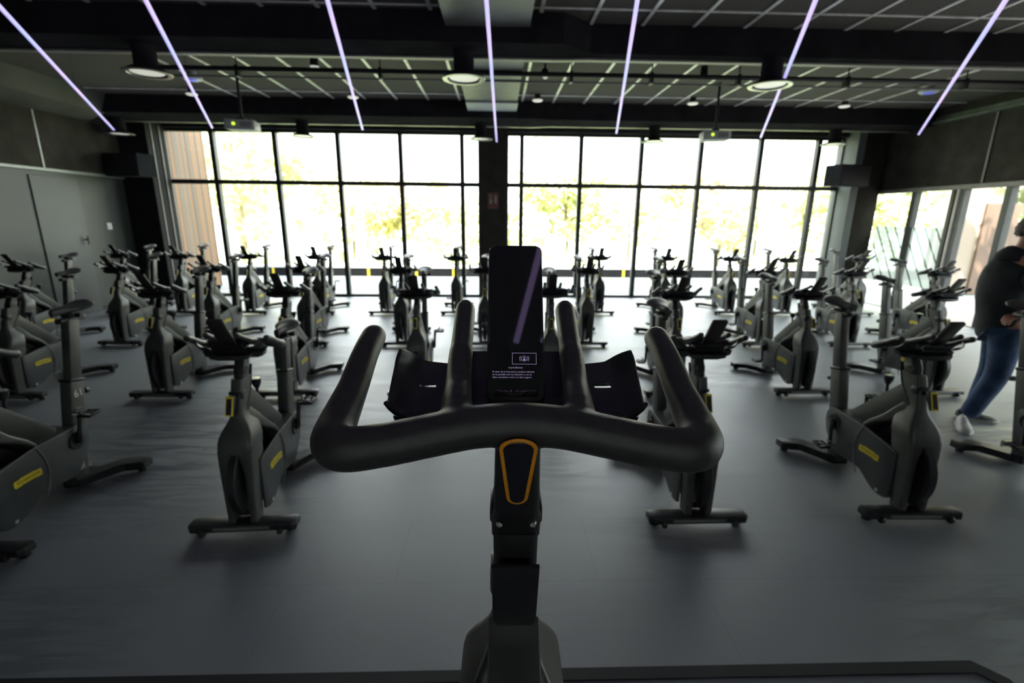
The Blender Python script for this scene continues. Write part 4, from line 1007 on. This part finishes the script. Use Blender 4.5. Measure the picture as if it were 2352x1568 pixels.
hand(V(4.73, 3.81, .975), (.5, -.6, -.5), (.7, .6, 0), (0, 0, -1), bd, -1)
# face
hc = Vector(V(4.21, 3.765, 1.645)); fd = Vector((.78, -.62, -.12)).normalized(); sdv = Vector((0, 0, 1)).cross(fd).normalized()
bm = bmesh.new()
tube(bm, [hc+fd*.085+Vector((0, 0, .02)), hc+fd*.112+Vector((0, 0, -.015)), hc+fd*.092+Vector((0, 0, -.03))], [.008, .014, .010], 10, round_end=(True, True))
finish(bm, 'nose', SKIN, bd)
bm = bmesh.new()
for s in (-1, 1):
    c_ = hc + sdv*s*.086 + Vector((0, 0, .0)); tube(bm, [c_+Vector((0, 0, .03)), c_+sdv*s*.012+Vector((0, 0, .01)), c_+Vector((0, 0, -.028))], [.010, .014, .008], 10, round_end=(True, True))
finish(bm, 'ear', SKIN, bd)
bm = bmesh.new()
for s in (-1, 1):
    c_ = hc + fd*.085 + sdv*s*.032 + Vector((0, 0, .022)); tube(bm, [c_-sdv*.008, c_+sdv*.008], [.007, .007], 8, round_end=(True, True))
finish(bm, 'eye', mat('eye_dark', (.03, .02, .02), .2, noise=(30, .1)), bd)
bm = bmesh.new(); c_ = hc+fd*.090+Vector((0, 0, -.052)); tube(bm, [c_-sdv*.025, c_+fd*.004, c_+sdv*.025], [.004, .007, .004], 8, round_end=(True, True)); finish(bm, 'mouth', mat('lips', (.35, .12, .10), .5, noise=(30, .1)), bd)
# hair cap: follows the skull at the back and top
bm = bmesh.new(); bmesh.ops.create_icosphere(bm, subdivisions=4, radius=1)
dele = []
for v in bm.verts:
    n = v.co.copy()
    if n.dot(fd) > .38 and n.z < .55 or n.z < -.50: dele.append(v)
    j = .006*math.sin(n.x*37+n.y*29)*math.sin(n.z*41)
    v.co = hc + Vector((0, 0, .030)) + Vector((n.x*(.104+j), n.y*(.104+j), n.z*(.112+j)))
bmesh.ops.delete(bm, geom=dele, context='VERTS')
o = finish(bm, 'hr', HAIR); me = bake(o, [('SOLIDIFY', dict(thickness=.016, offset=0))]); stash(o); link(me, 'hair', HAIR, pn)
# jacket
jk = [(-1, V(4.26, 3.86, .73), .175, .155), (0, V(4.25, 3.86, .86), .180, .155), (1, V(4.22, 3.86, 1.00), .185, .158), (2, V(4.18, 3.86, 1.16), .190, .158), (3, V(4.15, 3.86, 1.30), .185, .155), (4, V(4.155, 3.84, 1.41), .155, .140), (5, V(4.175, 3.815, 1.49), .105, .105), (6, V(4.19, 3.805, 1.54), .075, .078),
      (4, V(4.17, 3.69, 1.34), .085), (8, V(4.19, 3.58, 1.22), .075), (9, V(4.195, 3.50, 1.12), .066), (10, V(4.10, 3.482, 1.088), .056), (11, V(3.985, 3.476, 1.06), .044),
      (4, V(4.30, 4.00, 1.34), .090), (13, V(4.42, 4.04, 1.18), .075), (14, V(4.56, 3.98, 1.05), .062), (15, V(4.66, 3.89, 1.005), .050)]
o = skin('jacket', jk, JACK, pn, 2)
# jeans
jn = [(-1, V(4.27, 3.86, .93), .155, .135), (0, V(4.225, 3.775, .80), .120), (1, V(4.20, 3.74, .62), .100), (2, V(4.185, 3.73, .48), .088), (3, V(4.10, 3.74, .28), .078), (4, V(4.05, 3.765, .10), .070),
      (0, V(4.33, 3.93, .80), .120), (6, V(4.335, 3.93, .62), .100), (7, V(4.34, 3.93, .48), .088), (8, V(4.30, 3.93, .28), .078), (9, V(4.27, 3.93, .10), .070)]
skin('jeans', jn, DENIM, pn, 2)
def shoe(c, ang, m_):
    a = R(ang); d = Vector((math.cos(a), math.sin(a), 0)); s = Vector((-d.y, d.x, 0))
    bm = bmesh.new(); rings = []
    for t_, hw, h in ((-.09, .030, .075), (-.07, .038, .095), (-.02, .040, .095), (.04, .044, .075), (.10, .050, .058), (.15, .047, .047), (.185, .034, .036), (.20, .014, .024)):
        rings.append([bm.verts.new(Vector(c) + d*t_ + s*(hw*math.cos(R(q_*30))) + Vector((0, 0, .022+max(-.010, (h-.022)*math.sin(R(q_*30)))))) for q_ in range(12)])
    for r1_, r2_ in zip(rings[:-1], rings[1:]):
        for k in range(12): bm.faces.new([r1_[k], r1_[(k+1) % 12], r2_[(k+1) % 12], r2_[k]])
    bm.faces.new(rings[0]); bm.faces.new(rings[-1])
    o = finish(bm, 'shoe', m_, pn)
    bm = bmesh.new(); out = []
    for t_, hw in ((-.098, .02), (-.08, .040), (-.02, .043), (.04, .047), (.10, .053), (.15, .050), (.185, .038), (.208, .012)): out.append((t_, hw))
    poly = [Vector((0, 0, 0)) + d*t_ + s*hw for t_, hw in out] + [d*t_ - s*hw for t_, hw in out[::-1]]
    prism(bm, [(p.x+c[0], p.y+c[1]) for p in poly], 0, .022, 'z', .004, 1); finish(bm, 'sole', SOLE, o)
shoe(V(4.045, 3.775, 0), -125, SHOE); shoe(V(4.26, 3.94, 0), -22, SHOE2)
